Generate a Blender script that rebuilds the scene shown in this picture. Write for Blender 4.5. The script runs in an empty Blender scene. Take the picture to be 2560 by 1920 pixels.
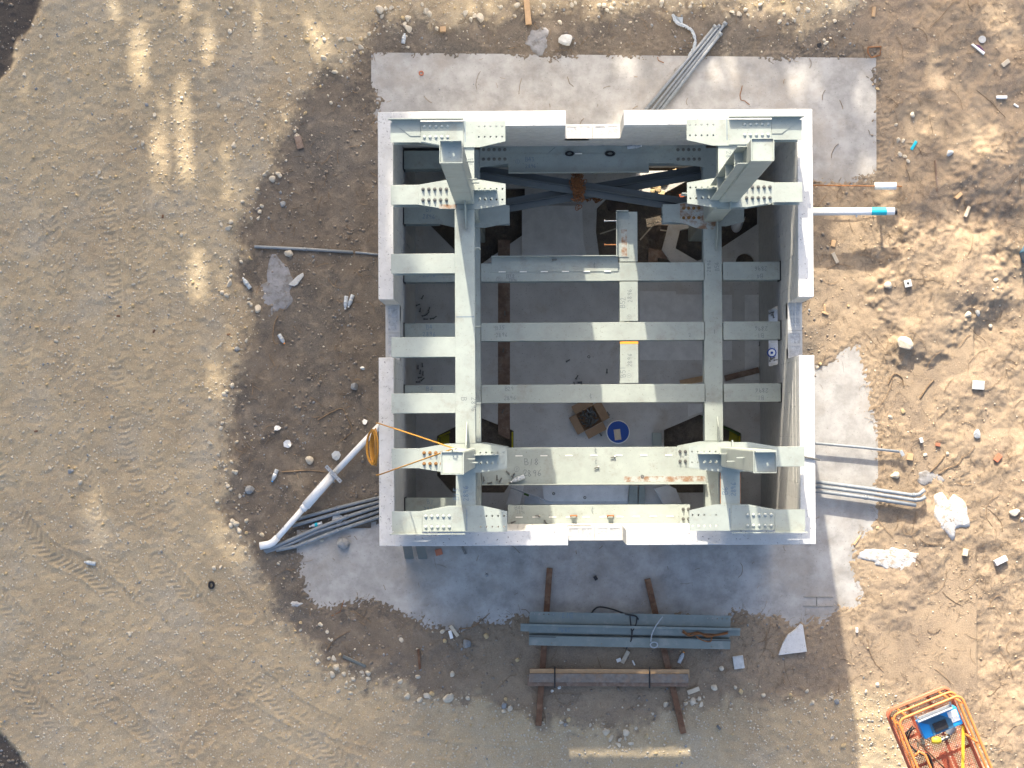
import bpy, bmesh, math, random
import numpy as np
from mathutils import Vector, Matrix
random.seed(7); rng = np.random.default_rng(11)
scene = bpy.context.scene
COL = scene.collection
# ------------------------------------------------------------------ camera
FPX, CXP, CYP = 5177.0, 1280.0, 960.0                # focal length and centre in pixels of a 2560 x 1920 frame
CAMLOC = np.array([-0.7547, -1.3710, 32.271])
RW = np.array([[0.9998989746963788, -0.005043069217349269, -0.013289388774490481],
               [0.005345259379719333, 0.9997256956948246, 0.022802665845519876],
               [0.013170748015737446, -0.02287139742927704, 0.9996516546159157]])
cam = bpy.data.cameras.new('camera'); cam_o = bpy.data.objects.new('camera', cam); COL.objects.link(cam_o)
cam.sensor_fit = 'HORIZONTAL'; cam.sensor_width = 36.0; cam.lens = FPX / 2560 * 36.0
cam.clip_start = 0.5; cam.clip_end = 600
m = Matrix.Identity(4)
for i in range(3):
    for j in range(3): m[i][j] = RW[j][i]
    m[i][3] = CAMLOC[i]
cam_o.matrix_world = m
scene.camera = cam_o
# ------------------------------------------------------------------ sky, sun, exposure
SUN_EL = math.radians(28.0); SLOPE = 0.142           # shadows run south with a slight drift east
HOR = Vector((SLOPE, -1, 0)).normalized()
LDIR = Vector((HOR.x * math.cos(SUN_EL), HOR.y * math.cos(SUN_EL), -math.sin(SUN_EL)))
world = bpy.data.worlds.new('World'); scene.world = world; world.use_nodes = True
wn = world.node_tree; bg = wn.nodes['Background']
sky = wn.nodes.new('ShaderNodeTexSky'); sky.sky_type = 'NISHITA'; sky.sun_disc = False
sky.sun_elevation = SUN_EL; sky.sun_rotation = math.atan2(-HOR.x, -HOR.y)
sky.air_density = 1.0; sky.dust_density = 5.5; sky.ozone_density = 0.7
wn.links.new(sky.outputs[0], bg.inputs[0]); bg.inputs[1].default_value = 0.138
sun = bpy.data.lights.new('sun', 'SUN'); sun.energy = 3.3; sun.angle = math.radians(0.55); sun.color = (1.0, 0.89, 0.71)
sun_o = bpy.data.objects.new('sun', sun); COL.objects.link(sun_o)
sun_o.rotation_euler = LDIR.to_track_quat('-Z', 'Y').to_euler(); sun_o.location = (-3, 25, 20)
scene.view_settings.view_transform = 'Standard'; scene.view_settings.look = 'None'
scene.view_settings.exposure = 1.58; scene.view_settings.gamma = 1.0
try: scene.view_settings.use_curve_mapping = False
except Exception: pass

# ------------------------------------------------------------------ helpers
def P(u, v, z=0.0):
    """a point seen at pixel (u, v) of the photograph, at real height z"""
    d = RW.T @ np.array([u - CXP, -(v - CYP), -FPX])
    k = (z - CAMLOC[2]) / d[2]; q = CAMLOC + d * k
    return Vector((q[0], q[1], z))
PX = 0.00623                                          # metres per pixel on the ground
def link(o, parent=None):
    COL.objects.link(o)
    if parent is not None: o.parent = parent
    return o
def tag(o, label=None, cat=None, group=None, kind=None):
    if label: o['label'] = label
    if cat: o['category'] = cat
    if group: o['group'] = group
    if kind: o['kind'] = kind
    return o
def thing(name, label, cat, loc=(0, 0, 0), rz=0.0, group=None):
    o = bpy.data.objects.new(name, None); o.empty_display_size = .1
    o.location = loc; o.rotation_euler = (0, 0, rz); COL.objects.link(o)
    return tag(o, label, cat, group)
class MB:
    """collects shapes for one mesh object"""
    def __init__(s): s.v = []; s.f = []
    def add(s, verts, faces, M=None):
        n = len(s.v)
        for p in verts:
            p = Vector(p)
            s.v.append(tuple(M @ p) if M is not None else tuple(p))
        s.f += [tuple(i + n for i in f) for f in faces]; return s
    def box(s, x0, y0, z0, x1, y1, z1, M=None):
        return s.add([(x0,y0,z0),(x1,y0,z0),(x1,y1,z0),(x0,y1,z0),(x0,y0,z1),(x1,y0,z1),(x1,y1,z1),(x0,y1,z1)],
                     [(0,3,2,1),(4,5,6,7),(0,1,5,4),(1,2,6,5),(2,3,7,6),(3,0,4,7)], M)
    def cbox(s, c, size, rz=0.0, M=None):
        T = Matrix.Translation(c) @ Matrix.Rotation(rz, 4, 'Z')
        a, b, d = size[0] / 2, size[1] / 2, size[2] / 2
        return s.box(-a, -b, -d, a, b, d, (M @ T) if M is not None else T)
    def prism(s, poly, z0, z1, M=None):
        n = len(poly); ar = sum(poly[i][0]*poly[(i+1)%n][1]-poly[(i+1)%n][0]*poly[i][1] for i in range(n))
        if ar < 0: poly = poly[::-1]
        vs = [(p[0], p[1], z0) for p in poly] + [(p[0], p[1], z1) for p in poly]
        fs = [tuple(range(n))[::-1], tuple(range(n, 2*n))] + [(i, (i+1)%n, n+(i+1)%n, n+i) for i in range(n)]
        return s.add(vs, fs, M)
    def plate(s, poly, holes, z0, z1, M=None):
        """flat plate with round holes (x, y, r)"""
        bm = bmesh.new(); es = []
        def loop(pts):
            vv = [bm.verts.new((p[0], p[1], z0)) for p in pts]
            for i in range(len(vv)): es.append(bm.edges.new((vv[i], vv[(i+1) % len(vv)])))
        loop(poly)
        for (x, y, r) in holes: loop([(x + r*math.cos(t*math.tau/10), y + r*math.sin(t*math.tau/10)) for t in range(10)])
        bmesh.ops.triangle_fill(bm, use_beauty=True, use_dissolve=False, edges=es)
        bmesh.ops.recalc_face_normals(bm, faces=bm.faces)
        r = bmesh.ops.extrude_face_region(bm, geom=list(bm.faces))
        for e in r['geom']:
            if isinstance(e, bmesh.types.BMVert): e.co.z = z1
        bmesh.ops.recalc_face_normals(bm, faces=bm.faces)
        bm.verts.index_update()
        s.add([tuple(v.co) for v in bm.verts], [tuple(v.index for v in f.verts) for f in bm.faces], M); bm.free(); return s
    def tube(s, pts, r, n=8, cap=True, M=None):
        pts = [Vector(p) for p in pts]; rs = r if isinstance(r, (list, tuple)) else [r]*len(pts)
        vs, fs = [], []; up = Vector((0, 0, 1))
        for i, p in enumerate(pts):
            d = (pts[min(i+1, len(pts)-1)] - pts[max(i-1, 0)]).normalized()
            a = d.cross(up)
            if a.length < .05: a = d.cross(Vector((0, 1, 0)))
            a.normalize(); b = a.cross(d)
            for k in range(n):
                t = math.tau * k / n; vs.append(p + (a*math.cos(t) + b*math.sin(t)) * rs[i])
        for i in range(len(pts)-1):
            for k in range(n): fs.append((i*n+k, (i+1)*n+k, (i+1)*n+(k+1) % n, i*n+(k+1) % n))
        if cap:
            fs.append(tuple(range(n))); fs.append(tuple(range((len(pts)-1)*n, len(pts)*n))[::-1])
        return s.add(vs, fs, M)
    def lathe(s, prof, n=16, M=None):
        vs, fs = [], []
        for (r, z) in prof:
            for k in range(n): t = math.tau*k/n; vs.append((r*math.cos(t), r*math.sin(t), z))
        for i in range(len(prof)-1):
            for k in range(n): fs.append((i*n+k, i*n+(k+1) % n, (i+1)*n+(k+1) % n, (i+1)*n+k))
        fs.append(tuple(range(n))[::-1]); fs.append(tuple(range((len(prof)-1)*n, len(prof)*n)))
        return s.add(vs, fs, M)
    def mesh(s, name, mat, smooth=False):
        me = bpy.data.meshes.new(name); me.from_pydata(s.v, [], s.f); me.update()
        if mat: me.materials.append(mat)
        if smooth: me.polygons.foreach_set('use_smooth', [True]*len(me.polygons))
        return me
    def build(s, name, mat, parent=None, smooth=False, bevel=0):
        o = link(bpy.data.objects.new(name, s.mesh(name, mat, smooth)), parent)
        if bevel:
            b = o.modifiers.new('bevel', 'BEVEL'); b.width = bevel; b.segments = 2; b.limit_method = 'ANGLE'
        return o
def inst(name, me, parent=None, loc=(0,0,0), rot=(0,0,0), sc=(1,1,1)):
    o = bpy.data.objects.new(name, me); o.location = loc; o.rotation_euler = rot; o.scale = sc
    return link(o, parent)
def bez(pts, n=6):
    """smooth polyline through points"""
    pts = [Vector(p) for p in pts]; out = []
    for i in range(len(pts)-1):
        p0, p1, p2, p3 = pts[max(i-1,0)], pts[i], pts[i+1], pts[min(i+2,len(pts)-1)]
        for k in range(n):
            t = k/n; out.append(.5*((2*p1)+(p2-p0)*t+(2*p0-5*p1+4*p2-p3)*t*t+(3*p1-p0-3*p2+p3)*t**3))
    return out + [pts[-1]]
# numpy fractal noise ------------------------------------------------
_lat = rng.random((256, 256))
def vnoise(x, y, s, seed=0):
    x = x*s + seed*17.3; y = y*s + seed*9.7
    xi = np.floor(x).astype(int); yi = np.floor(y).astype(int); fx = x-xi; fy = y-yi
    fx = fx*fx*(3-2*fx); fy = fy*fy*(3-2*fy)
    a = _lat[xi & 255, yi & 255]; b = _lat[(xi+1) & 255, yi & 255]; c = _lat[xi & 255, (yi+1) & 255]; d = _lat[(xi+1) & 255, (yi+1) & 255]
    return a*(1-fx)*(1-fy)+b*fx*(1-fy)+c*(1-fx)*fy+d*fx*fy
def fbm(x, y, s, o=4, seed=0):
    t = 0; a = .5; tot = 0
    for i in range(o): t = t + a*vnoise(x, y, s*2**i, seed+i); tot += a; a *= .5
    return t/tot
def sdf(X, Y, poly):
    """signed distance to a polygon, positive inside"""
    d = np.full(X.shape, 1e9); ins = np.zeros(X.shape, bool); n = len(poly)
    for i in range(n):
        x0, y0 = poly[i][0], poly[i][1]; x1, y1 = poly[(i+1) % n][0], poly[(i+1) % n][1]
        ex, ey = x1-x0, y1-y0; L = ex*ex+ey*ey+1e-12
        t = np.clip(((X-x0)*ex+(Y-y0)*ey)/L, 0, 1)
        d = np.minimum(d, np.hypot(X-x0-t*ex, Y-y0-t*ey))
        c = ((y0 > Y) != (y1 > Y)) & (X < (x1-x0)*(Y-y0)/(y1-y0+1e-12)+x0); ins ^= c
    return np.where(ins, d, -d)
def sstep(a, b, x): t = np.clip((x-a)/(b-a), 0, 1); return t*t*(3-2*t)
def pxpoly(pts): return [tuple(P(u, v, 0)[:2]) for u, v in pts]

# ------------------------------------------------------------------ materials
def nt(mat): mat.use_nodes = True; return mat.node_tree, mat.node_tree.nodes, mat.node_tree.links
def mk(name, col, rough=.6, var=.12, scale=6.0, bump=.15, bscale=60.0, metal=0.0, tint=None, tint_amt=0.0, tscale=2.5, lo=.5, hi=.62, tint2=None, t2_amt=.7, t2scale=1.1, t2lo=.5, t2hi=.66, spec=.35, speck=None, speck_amt=.0, speck_scale=90):
    """painted / mineral surface: two scales of tone, an optional second colour in patches, fine relief"""
    mt = bpy.data.materials.new(name); t, N, L = nt(mt); b = N['Principled BSDF']
    geo = N.new('ShaderNodeNewGeometry')
    n1 = N.new('ShaderNodeTexNoise'); n1.inputs['Scale'].default_value = scale; n1.inputs['Detail'].default_value = 8; n1.inputs['Roughness'].default_value = .65
    L.new(geo.outputs['Position'], n1.inputs['Vector'])
    r = N.new('ShaderNodeValToRGB'); c = np.array(col)
    r.color_ramp.elements[0].position = .3; r.color_ramp.elements[1].position = .7
    r.color_ramp.elements[0].color = (*np.clip(c*(1-var), 0, 1), 1); r.color_ramp.elements[1].color = (*np.clip(c*(1+var), 0, 1), 1)
    L.new(n1.outputs[0], r.inputs[0]); out = r.outputs[0]
    if tint is not None:
        n2 = N.new('ShaderNodeTexNoise'); n2.inputs['Scale'].default_value = tscale; n2.inputs['Detail'].default_value = 9; n2.inputs['Roughness'].default_value = .7
        L.new(geo.outputs['Position'], n2.inputs['Vector'])
        r2 = N.new('ShaderNodeValToRGB'); r2.color_ramp.elements[0].position = lo; r2.color_ramp.elements[1].position = hi
        r2.color_ramp.elements[1].color = (tint_amt,)*3 + (1,); r2.color_ramp.elements[0].color = (0, 0, 0, 1)
        L.new(n2.outputs[0], r2.inputs[0])
        mx = N.new('ShaderNodeMixRGB'); mx.inputs[2].default_value = (*tint, 1)
        L.new(r2.outputs[0], mx.inputs[0]); L.new(out, mx.inputs[1]); out = mx.outputs[0]
    if tint2 is not None:
        n4 = N.new('ShaderNodeTexNoise'); n4.inputs['Scale'].default_value = t2scale; n4.inputs['Detail'].default_value = 12; n4.inputs['Roughness'].default_value = .72
        o4 = N.new('ShaderNodeVectorMath'); o4.inputs[1].default_value = (13.1, 4.7, 2.2); L.new(geo.outputs['Position'], o4.inputs[0]); L.new(o4.outputs[0], n4.inputs['Vector'])
        r4 = N.new('ShaderNodeValToRGB'); r4.color_ramp.elements[0].position = t2lo; r4.color_ramp.elements[1].position = t2hi
        r4.color_ramp.elements[0].color = (0, 0, 0, 1); r4.color_ramp.elements[1].color = (t2_amt,)*3 + (1,); L.new(n4.outputs[0], r4.inputs[0])
        mx = N.new('ShaderNodeMixRGB'); mx.inputs[2].default_value = (*tint2, 1); L.new(r4.outputs[0], mx.inputs[0]); L.new(out, mx.inputs[1]); out = mx.outputs[0]
    if speck is not None:
        n3 = N.new('ShaderNodeTexNoise'); n3.inputs['Scale'].default_value = speck_scale; n3.inputs['Detail'].default_value = 2
        L.new(geo.outputs['Position'], n3.inputs['Vector'])
        r3 = N.new('ShaderNodeValToRGB'); r3.color_ramp.elements[0].position = .66; r3.color_ramp.elements[1].position = .72
        r3.color_ramp.elements[0].color = (0, 0, 0, 1); r3.color_ramp.elements[1].color = (speck_amt,)*3 + (1,)
        L.new(n3.outputs[0], r3.inputs[0])
        mx = N.new('ShaderNodeMixRGB'); mx.inputs[2].default_value = (*speck, 1)
        L.new(r3.outputs[0], mx.inputs[0]); L.new(out, mx.inputs[1]); out = mx.outputs[0]
    L.new(out, b.inputs['Base Color'])
    b.inputs['Roughness'].default_value = rough; b.inputs['Metallic'].default_value = metal
    b.inputs['Specular IOR Level'].default_value = spec
    if bump:
        nb = N.new('ShaderNodeTexNoise'); nb.inputs['Scale'].default_value = bscale; nb.inputs['Detail'].default_value = 6
        L.new(geo.outputs['Position'], nb.inputs['Vector'])
        bp = N.new('ShaderNodeBump'); bp.inputs['Strength'].default_value = bump; bp.inputs['Distance'].default_value = .01
        L.new(nb.outputs[0], bp.inputs['Height']); L.new(bp.outputs[0], b.inputs['Normal'])
    return mt
M = {}
M['steel'] = mk('primer_paint', (.300, .338, .318), .42, .11, 3.0, .05, 90, tint=(.255, .275, .25), tint_amt=.6, tscale=5, lo=.52, hi=.75, tint2=(.20, .185, .155), t2_amt=.6, t2scale=3.2, t2lo=.54, t2hi=.72, speck=(.15, .13, .10), speck_amt=.5, speck_scale=45)
M['steel_rust'] = mk('primer_paint_with_rust', (.345, .375, .36), .6, .08, 3.0, .08, 90, tint=(.20, .085, .025), tint_amt=.85, tscale=9, lo=.42, hi=.60)
M['steel_dark'] = mk('darkened_brace_paint', (.12, .137, .14), .5, .08, 4.0, .05, 90)  # darkened so the crevices of the frame look deeper in shade
M['steel_bundle'] = mk('shaded_bundle_paint', (.185, .22, .215), .5, .1, 3.0, .05, 90, tint=(.30, .31, .29), tint_amt=.5, tscale=5)  # darker copy of the primer, the bundle's shade put into the colour
M['bolt'] = mk('bolt_steel', (.17, .17, .16), .4, .2, 30, .05, 200, metal=.6)
M['bolt_rust'] = mk('rusty_bolt', (.24, .13, .05), .7, .3, 40, .1, 200, metal=.2)
M['bolt_paint'] = mk('painted_bolt', (.38, .42, .41), .45, .05, 20, .03, 100)
M['ink'] = mk('marker_ink', (.115, .135, .16), .8, .3, 30, 0)
M['ink_blue'] = mk('blue_marker_ink', (.10, .16, .25), .8, .3, 30, 0)
M['weld'] = mk('weld_bead', (.78, .78, .74), .5, .1, 40, .1)
M['cap'] = mk('white_bond_beam_concrete', (.53, .54, .55), .75, .08, 7, .35, 45, tint=(.44, .455, .48), tint_amt=.7, tscale=4, lo=.5, hi=.7, tint2=(.34, .33, .31), t2_amt=.55, t2scale=6, t2lo=.54, t2hi=.70, speck=(.10, .10, .11), speck_amt=.8, speck_scale=38)
M['block'] = mk('grey_block', (.46, .46, .45), .85, .14, 9, .25, 80, tint=(.52, .52, .50), tint_amt=.5, tscale=3)
M['mortar'] = mk('mortar', (.50, .50, .48), .9, .1, 20, .2, 90)
M['grout'] = mk('grout_fill', (.42, .43, .44), .9, .3, 24, .6, 50, speck=(.1, .1, .1), speck_amt=.8, speck_scale=60)
M['slab'] = mk('worn_concrete_slab', (.31, .305, .298), .8, .28, 3.4, .25, 90, tint=(.45, .447, .445), tint_amt=.8, tscale=1.5, lo=.47, hi=.68, tint2=(.285, .255, .22), t2_amt=.65, t2scale=1.0, t2lo=.48, t2hi=.66, speck=(.13, .12, .11), speck_amt=.6, speck_scale=42)
M['floor'] = mk('interior_concrete_floor', (.54, .53, .51), .8, .15, 2.2, .1, 80, tint=(.42, .37, .32), tint_amt=.6, tscale=3.2, lo=.53, hi=.68, speck=(.08, .07, .06), speck_amt=.6, speck_scale=48)
M['floor2'] = mk('pale_concrete_curb', (.66, .66, .65), .8, .12, 6, .12, 80, speck=(.1, .1, .1), speck_amt=.4)
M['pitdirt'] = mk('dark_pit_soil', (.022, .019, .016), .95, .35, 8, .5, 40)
M['soil'] = mk('dug_soil', (.10, .08, .068), .95, .35, 6, .6, 30, tint=(.16, .13, .11), tint_amt=.6, tscale=9)
M['sandclod'] = mk('sand_clods', (.40, .31, .22), .95, .3, 20, .3, 60)
M['dirt'] = mk('loose_dirt_clods', (.22, .19, .16), .95, .3, 20, .3, 60)
M['rock'] = mk('pale_limestone', (.50, .45, .37), .85, .2, 14, .4, 45, tint=(.42, .33, .20), tint_amt=.6, tscale=5, lo=.55, hi=.7)
M['rock2'] = mk('yellow_limestone', (.44, .34, .20), .85, .2, 14, .4, 45)
M['rock3'] = mk('grey_stone', (.24, .25, .26), .85, .25, 14, .4, 45)
M['rubble'] = mk('broken_concrete', (.46, .47, .47), .85, .2, 12, .5, 40)
M['powder'] = mk('spilled_grout_powder', (.45, .45, .455), .95, .25, 18, .8, 40, tint=(.34, .29, .23), tint_amt=.9, tscale=11, lo=.52, hi=.60, speck=(.12, .11, .10), speck_amt=.9, speck_scale=55)
M['powder_grey'] = mk('grey_grout_powder', (.25, .25, .26), .9, .25, 8, .6, 30, tint=(.16, .15, .14), tint_amt=.9, tscale=9, lo=.5, hi=.62)
M['wood'] = mk('weathered_timber', (.20, .135, .10), .8, .3, 9, .3, 70, tint=(.30, .24, .20), tint_amt=.6, tscale=7)
M['wood_grey'] = mk('silvered_timber', (.20, .175, .155), .85, .3, 12, .3, 70, tint=(.27, .18, .12), tint_amt=.6, tscale=4)
M['wood_new'] = mk('fresh_timber', (.46, .31, .18), .7, .14, 12, .2, 70)
M['wood_pale'] = mk('sun_bleached_wood', (.50, .44, .35), .8, .15, 20, .2, 70)
M['wood_dark'] = mk('wet_dark_timber', (.13, .068, .040), .8, .4, 10, .3, 60, tint=(.22, .14, .09), tint_amt=.7, tscale=6)
M['pvc'] = mk('white_pvc', (.74, .76, .78), .35, .04, 6, .02, 50, speck=(.2, .19, .18), speck_amt=.5, speck_scale=60)
M['conduit'] = mk('grey_conduit', (.20, .225, .255), .5, .12, 12, .05, 60, tint=(.30, .32, .34), tint_amt=.5, tscale=14)
M['galv'] = mk('galvanised_strut', (.42, .45, .48), .4, .1, 20, .03, 90, metal=.5)
M['orange'] = mk('orange_lift_paint', (.60, .215, .065), .4, .12, 6, .05, 90, tint=(.60, .13, .05), tint_amt=.4, tscale=5)
M['red'] = mk('faded_red_paint', (.46, .13, .075), .45, .1, 6, .05, 90)
M['blue'] = mk('blue_plastic', (.02, .26, .62), .4, .06, 6, .02, 60)
M['bluedark'] = mk('dark_blue_panel', (.045, .13, .22), .4, .1, 9, .02, 60)
M['black'] = mk('black_rubber', (.022, .022, .025), .5, .2, 20, .05, 80)
M['white'] = mk('white_label', (.78, .78, .76), .5, .04, 20, 0)
M['lid'] = mk('blue_bucket_lid', (.012, .06, .30), .35, .06, 6, .02, 60)
M['card'] = mk('cardboard', (.30, .20, .125), .8, .1, 14, .08, 60)
M['yellow'] = mk('yellow_tool', (.75, .55, .05), .4, .08, 10, .03, 60)
M['cord'] = mk('yellow_cord', (.45, .23, .04), .6, .15, 30, .05, 60)
M['teal'] = mk('teal_tape', (.02, .42, .55), .4, .1, 20, .02, 60)
M['rust'] = mk('rusty_iron', (.23, .10, .04), .85, .35, 24, .3, 60)
M['plastic'] = mk('crumpled_clear_plastic', (.42, .46, .50), .25, .1, 20, .2, 50)
M['twig'] = mk('dry_twig', (.20, .14, .09), .9, .4, 20, .2, 60)
M['straw'] = mk('dry_grass_litter', (.22, .165, .115), .9, .4, 15, 0)
M['bark'] = mk('pine_bark', (.12, .085, .06), .9, .3, 12, .5, 20)
M['leaf'] = mk('tree_leaves', (.05, .09, .03), .6, .4, 2.5, 0)
M['green'] = mk('green_form_liner', (.06, .12, .03), .6, .3, 10, .05)
M['yform'] = mk('yellow_form_panel', (.38, .34, .03), .6, .3, 10, .05)
M['terracotta'] = mk('red_brick', (.40, .15, .09), .85, .15, 14, .2, 60)
M['lime'] = mk('orange_marking_paint', (.85, .32, .04), .6, .1, 10, 0)
def ground_material():
    mt = bpy.data.materials.new('ground_soils'); t, N, L = nt(mt); b = N['Principled BSDF']
    geo = N.new('ShaderNodeNewGeometry'); zn = N.new('ShaderNodeVertexColor'); zn.layer_name = 'zone'
    sp = N.new('ShaderNodeSeparateColor'); L.new(zn.outputs[0], sp.inputs[0])
    def noise(s, d=9, r=.65):
        n = N.new('ShaderNodeTexNoise'); n.inputs['Scale'].default_value = s; n.inputs['Detail'].default_value = d; n.inputs['Roughness'].default_value = r
        L.new(geo.outputs['Position'], n.inputs['Vector']); return n.outputs[0]
    def ramp(src, c0, c1, p0=.32, p1=.68, mid=None):
        r = N.new('ShaderNodeValToRGB'); e = r.color_ramp.elements
        e[0].position, e[1].position = p0, p1; e[0].color = (*c0, 1); e[1].color = (*c1, 1)
        if mid: k = e.new(mid[0]); k.color = (*mid[1], 1)
        L.new(src, r.inputs[0]); return r.outputs[0]
    def mix(f, a, c, fac=None):
        x = N.new('ShaderNodeMixRGB'); L.new(f, x.inputs[0]) if fac is None else None
        if fac is not None: x.inputs[0].default_value = fac
        L.new(a, x.inputs[1]); L.new(c, x.inputs[2]); return x.outputs[0]
    nA, nB, nC = noise(2.2), noise(52, 7, .72), noise(120, 3, .7)
    # crushed limestone track
    g = mix(None, ramp(nA, (.375, .297, .192), (.50, .405, .275)), ramp(nB, (.22, .168, .102), (.61, .51, .36), .3, .72), .5)
    g = mix(ramp(noise(.45, 8, .6), (0, 0, 0), (.7, .7, .7), .46, .64), g, ramp(nB, (.20, .152, .10), (.46, .37, .255), .3, .72))
    g = mix(ramp(nC, (0, 0, 0), (.55, .55, .55), .60, .68), g, ramp(nA, (.66, .60, .48), (.70, .64, .52)))
    g = mix(ramp(noise(.8, 9), (0, 0, 0), (.6, .6, .6), .50, .66), g, ramp(nB, (.30, .262, .205), (.52, .47, .385), .3, .72))
    # damp grey-brown sand
    d = mix(None, ramp(nA, (.12, .10, .08), (.235, .195, .155)), ramp(nB, (.085, .07, .056), (.26, .215, .17), .3, .72), .5)
    d = mix(ramp(noise(1.6, 10, .7), (0, 0, 0), (.85, .85, .85), .50, .60), d, ramp(nB, (.065, .057, .05), (.15, .134, .118)))
    d = mix(ramp(noise(.55, 6), (0, 0, 0), (.7, .7, .7), .48, .62), d, ramp(nB, (.08, .073, .066), (.20, .182, .16)))
    d = mix(ramp(noise(5, 8), (0, 0, 0), (.8, .8, .8), .52, .7), d, ramp(nB, (.21, .17, .13), (.32, .265, .208)))
    # dry tan sand with root litter
    s = mix(None, ramp(noise(3.1), (.255, .198, .14), (.40, .315, .225)), ramp(nB, (.20, .15, .10), (.46, .365, .265), .28, .72), .5)
    s = mix(ramp(noise(1.1, 10, .7), (0, 0, 0), (.8, .8, .8), .46, .66), s, ramp(nB, (.13, .105, .085), (.28, .225, .178)))
    # black topsoil
    k = ramp(nB, (.055, .047, .042), (.115, .10, .088))
    c = mix(sp.outputs[0], d, g); c = mix(sp.outputs[1], c, s); c = mix(sp.outputs[2], c, k)
    L.new(c, b.inputs['Base Color']); b.inputs['Roughness'].default_value = .95; b.inputs['Specular IOR Level'].default_value = .15
    bp = N.new('ShaderNodeBump'); bp.inputs['Strength'].default_value = .55; bp.inputs['Distance'].default_value = .016
    hsum = N.new('ShaderNodeMath'); hsum.operation = 'ADD'; L.new(nB, hsum.inputs[0]); L.new(nC, hsum.inputs[1])
    L.new(hsum.outputs[0], bp.inputs['Height']); L.new(bp.outputs[0], b.inputs['Normal'])
    return mt
M['ground'] = ground_material()
# ================================================================== the ground
GRAVEL = pxpoly([(-300,-300),(2150,-300),(2150,20),(2100,40),(2050,55),(1990,60),(1900,30),(1780,15),(1700,15),(1600,12),(1500,18),(1420,20),(1330,15),(1260,35),(1200,50),(1120,45),(1060,40),(1010,55),(960,45),(930,60),(905,90),(880,120),(860,150),(815,180),(780,215),(745,260),(735,300),(700,370),(690,420),(640,460),(615,530),(590,580),(600,640),(590,680),(615,720),(620,800),(610,860),(590,910),(570,960),(575,1010),(560,1060),(570,1110),(550,1170),(560,1230),(565,1290),(590,1345),(620,1400),(640,1440),(660,1480),(690,1540),(760,1600),(800,1640),(830,1680),(900,1700),(960,1715),(1020,1715),(1050,1745),(1120,1745),(1200,1750),(1260,1760),(1330,1780),(1370,1800),(1440,1810),(1540,1825),(1600,1805),(1640,1775),(1700,1755),(1800,1750),(1880,1745),(1950,1750),(2000,1735),(2060,1720),(2120,1715),(2200,1725),(2230,1740),(2330,1790),(2450,1850),(2480,1920),(2490,2220),(-300,2220)])
TOPSOIL = [pxpoly([(-300,-300),(120,-300),(105,0),(80,60),(50,110),(20,170),(0,200),(-300,230)]),
           pxpoly([(-300,1830),(0,1835),(30,1870),(80,1930),(100,2220),(-300,2220)])]
SAND = pxpoly([(2120,60),(2230,-300),(2860,-300),(2860,2220),(2490,2220),(2480,1920),(2400,1820),(2330,1780),(2200,1725),(2120,1700),(2085,1600),(2090,1540),(2060,1480),(2040,1300),(2020,900),(2020,440),(2190,440),(2195,140)])
EXPOSED = [pxpoly([(925,165),(940,145),(1000,136),(1080,142),(1150,137),(1280,134),(1345,137),(1360,155),(1390,168),(1420,150),(1480,137),(1600,133),(1690,134),(1830,134),(1900,142),(1945,152),(1990,142),(2060,152),(2130,137),(2185,142),(2190,300),(2188,420),(2170,440),(2100,450),(2040,440),(1960,430),(1500,430),(1010,430),(950,280),(948,230),(935,200)]),
           pxpoly([(1900,960),(2040,940),(2075,915),(2110,888),(2145,875),(2150,900),(2160,960),(2180,1030),(2193,1090),(2193,1200),(2193,1250),(2185,1290),(2150,1330),(2135,1360),(2130,1420),(2140,1480),(2125,1505),(2090,1510),(2060,1540),(1990,1552),(1900,1530),(1850,1520),(1800,1545),(1700,1540),(1600,1540),(1500,1545),(1440,1540),(1380,1540),(1300,1535),(1200,1550),(1150,1565),(1100,1558),(1050,1530),(1000,1520),(950,1505),(900,1500),(850,1515),(800,1510),(780,1490),(770,1460),(748,1440),(744,1380),(744,1330),(860,1320),(945,1310),(1100,1290),(1900,1290)])]
BANK = [pxpoly([(2380,460),(2430,515),(2500,530),(2570,450),(2570,380),(2450,380)]),
        pxpoly([(2250,570),(2420,560),(2545,605),(2492,650),(2500,740),(2470,775),(2420,800),(2360,900),(2230,880),(2200,700)])]
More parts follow.
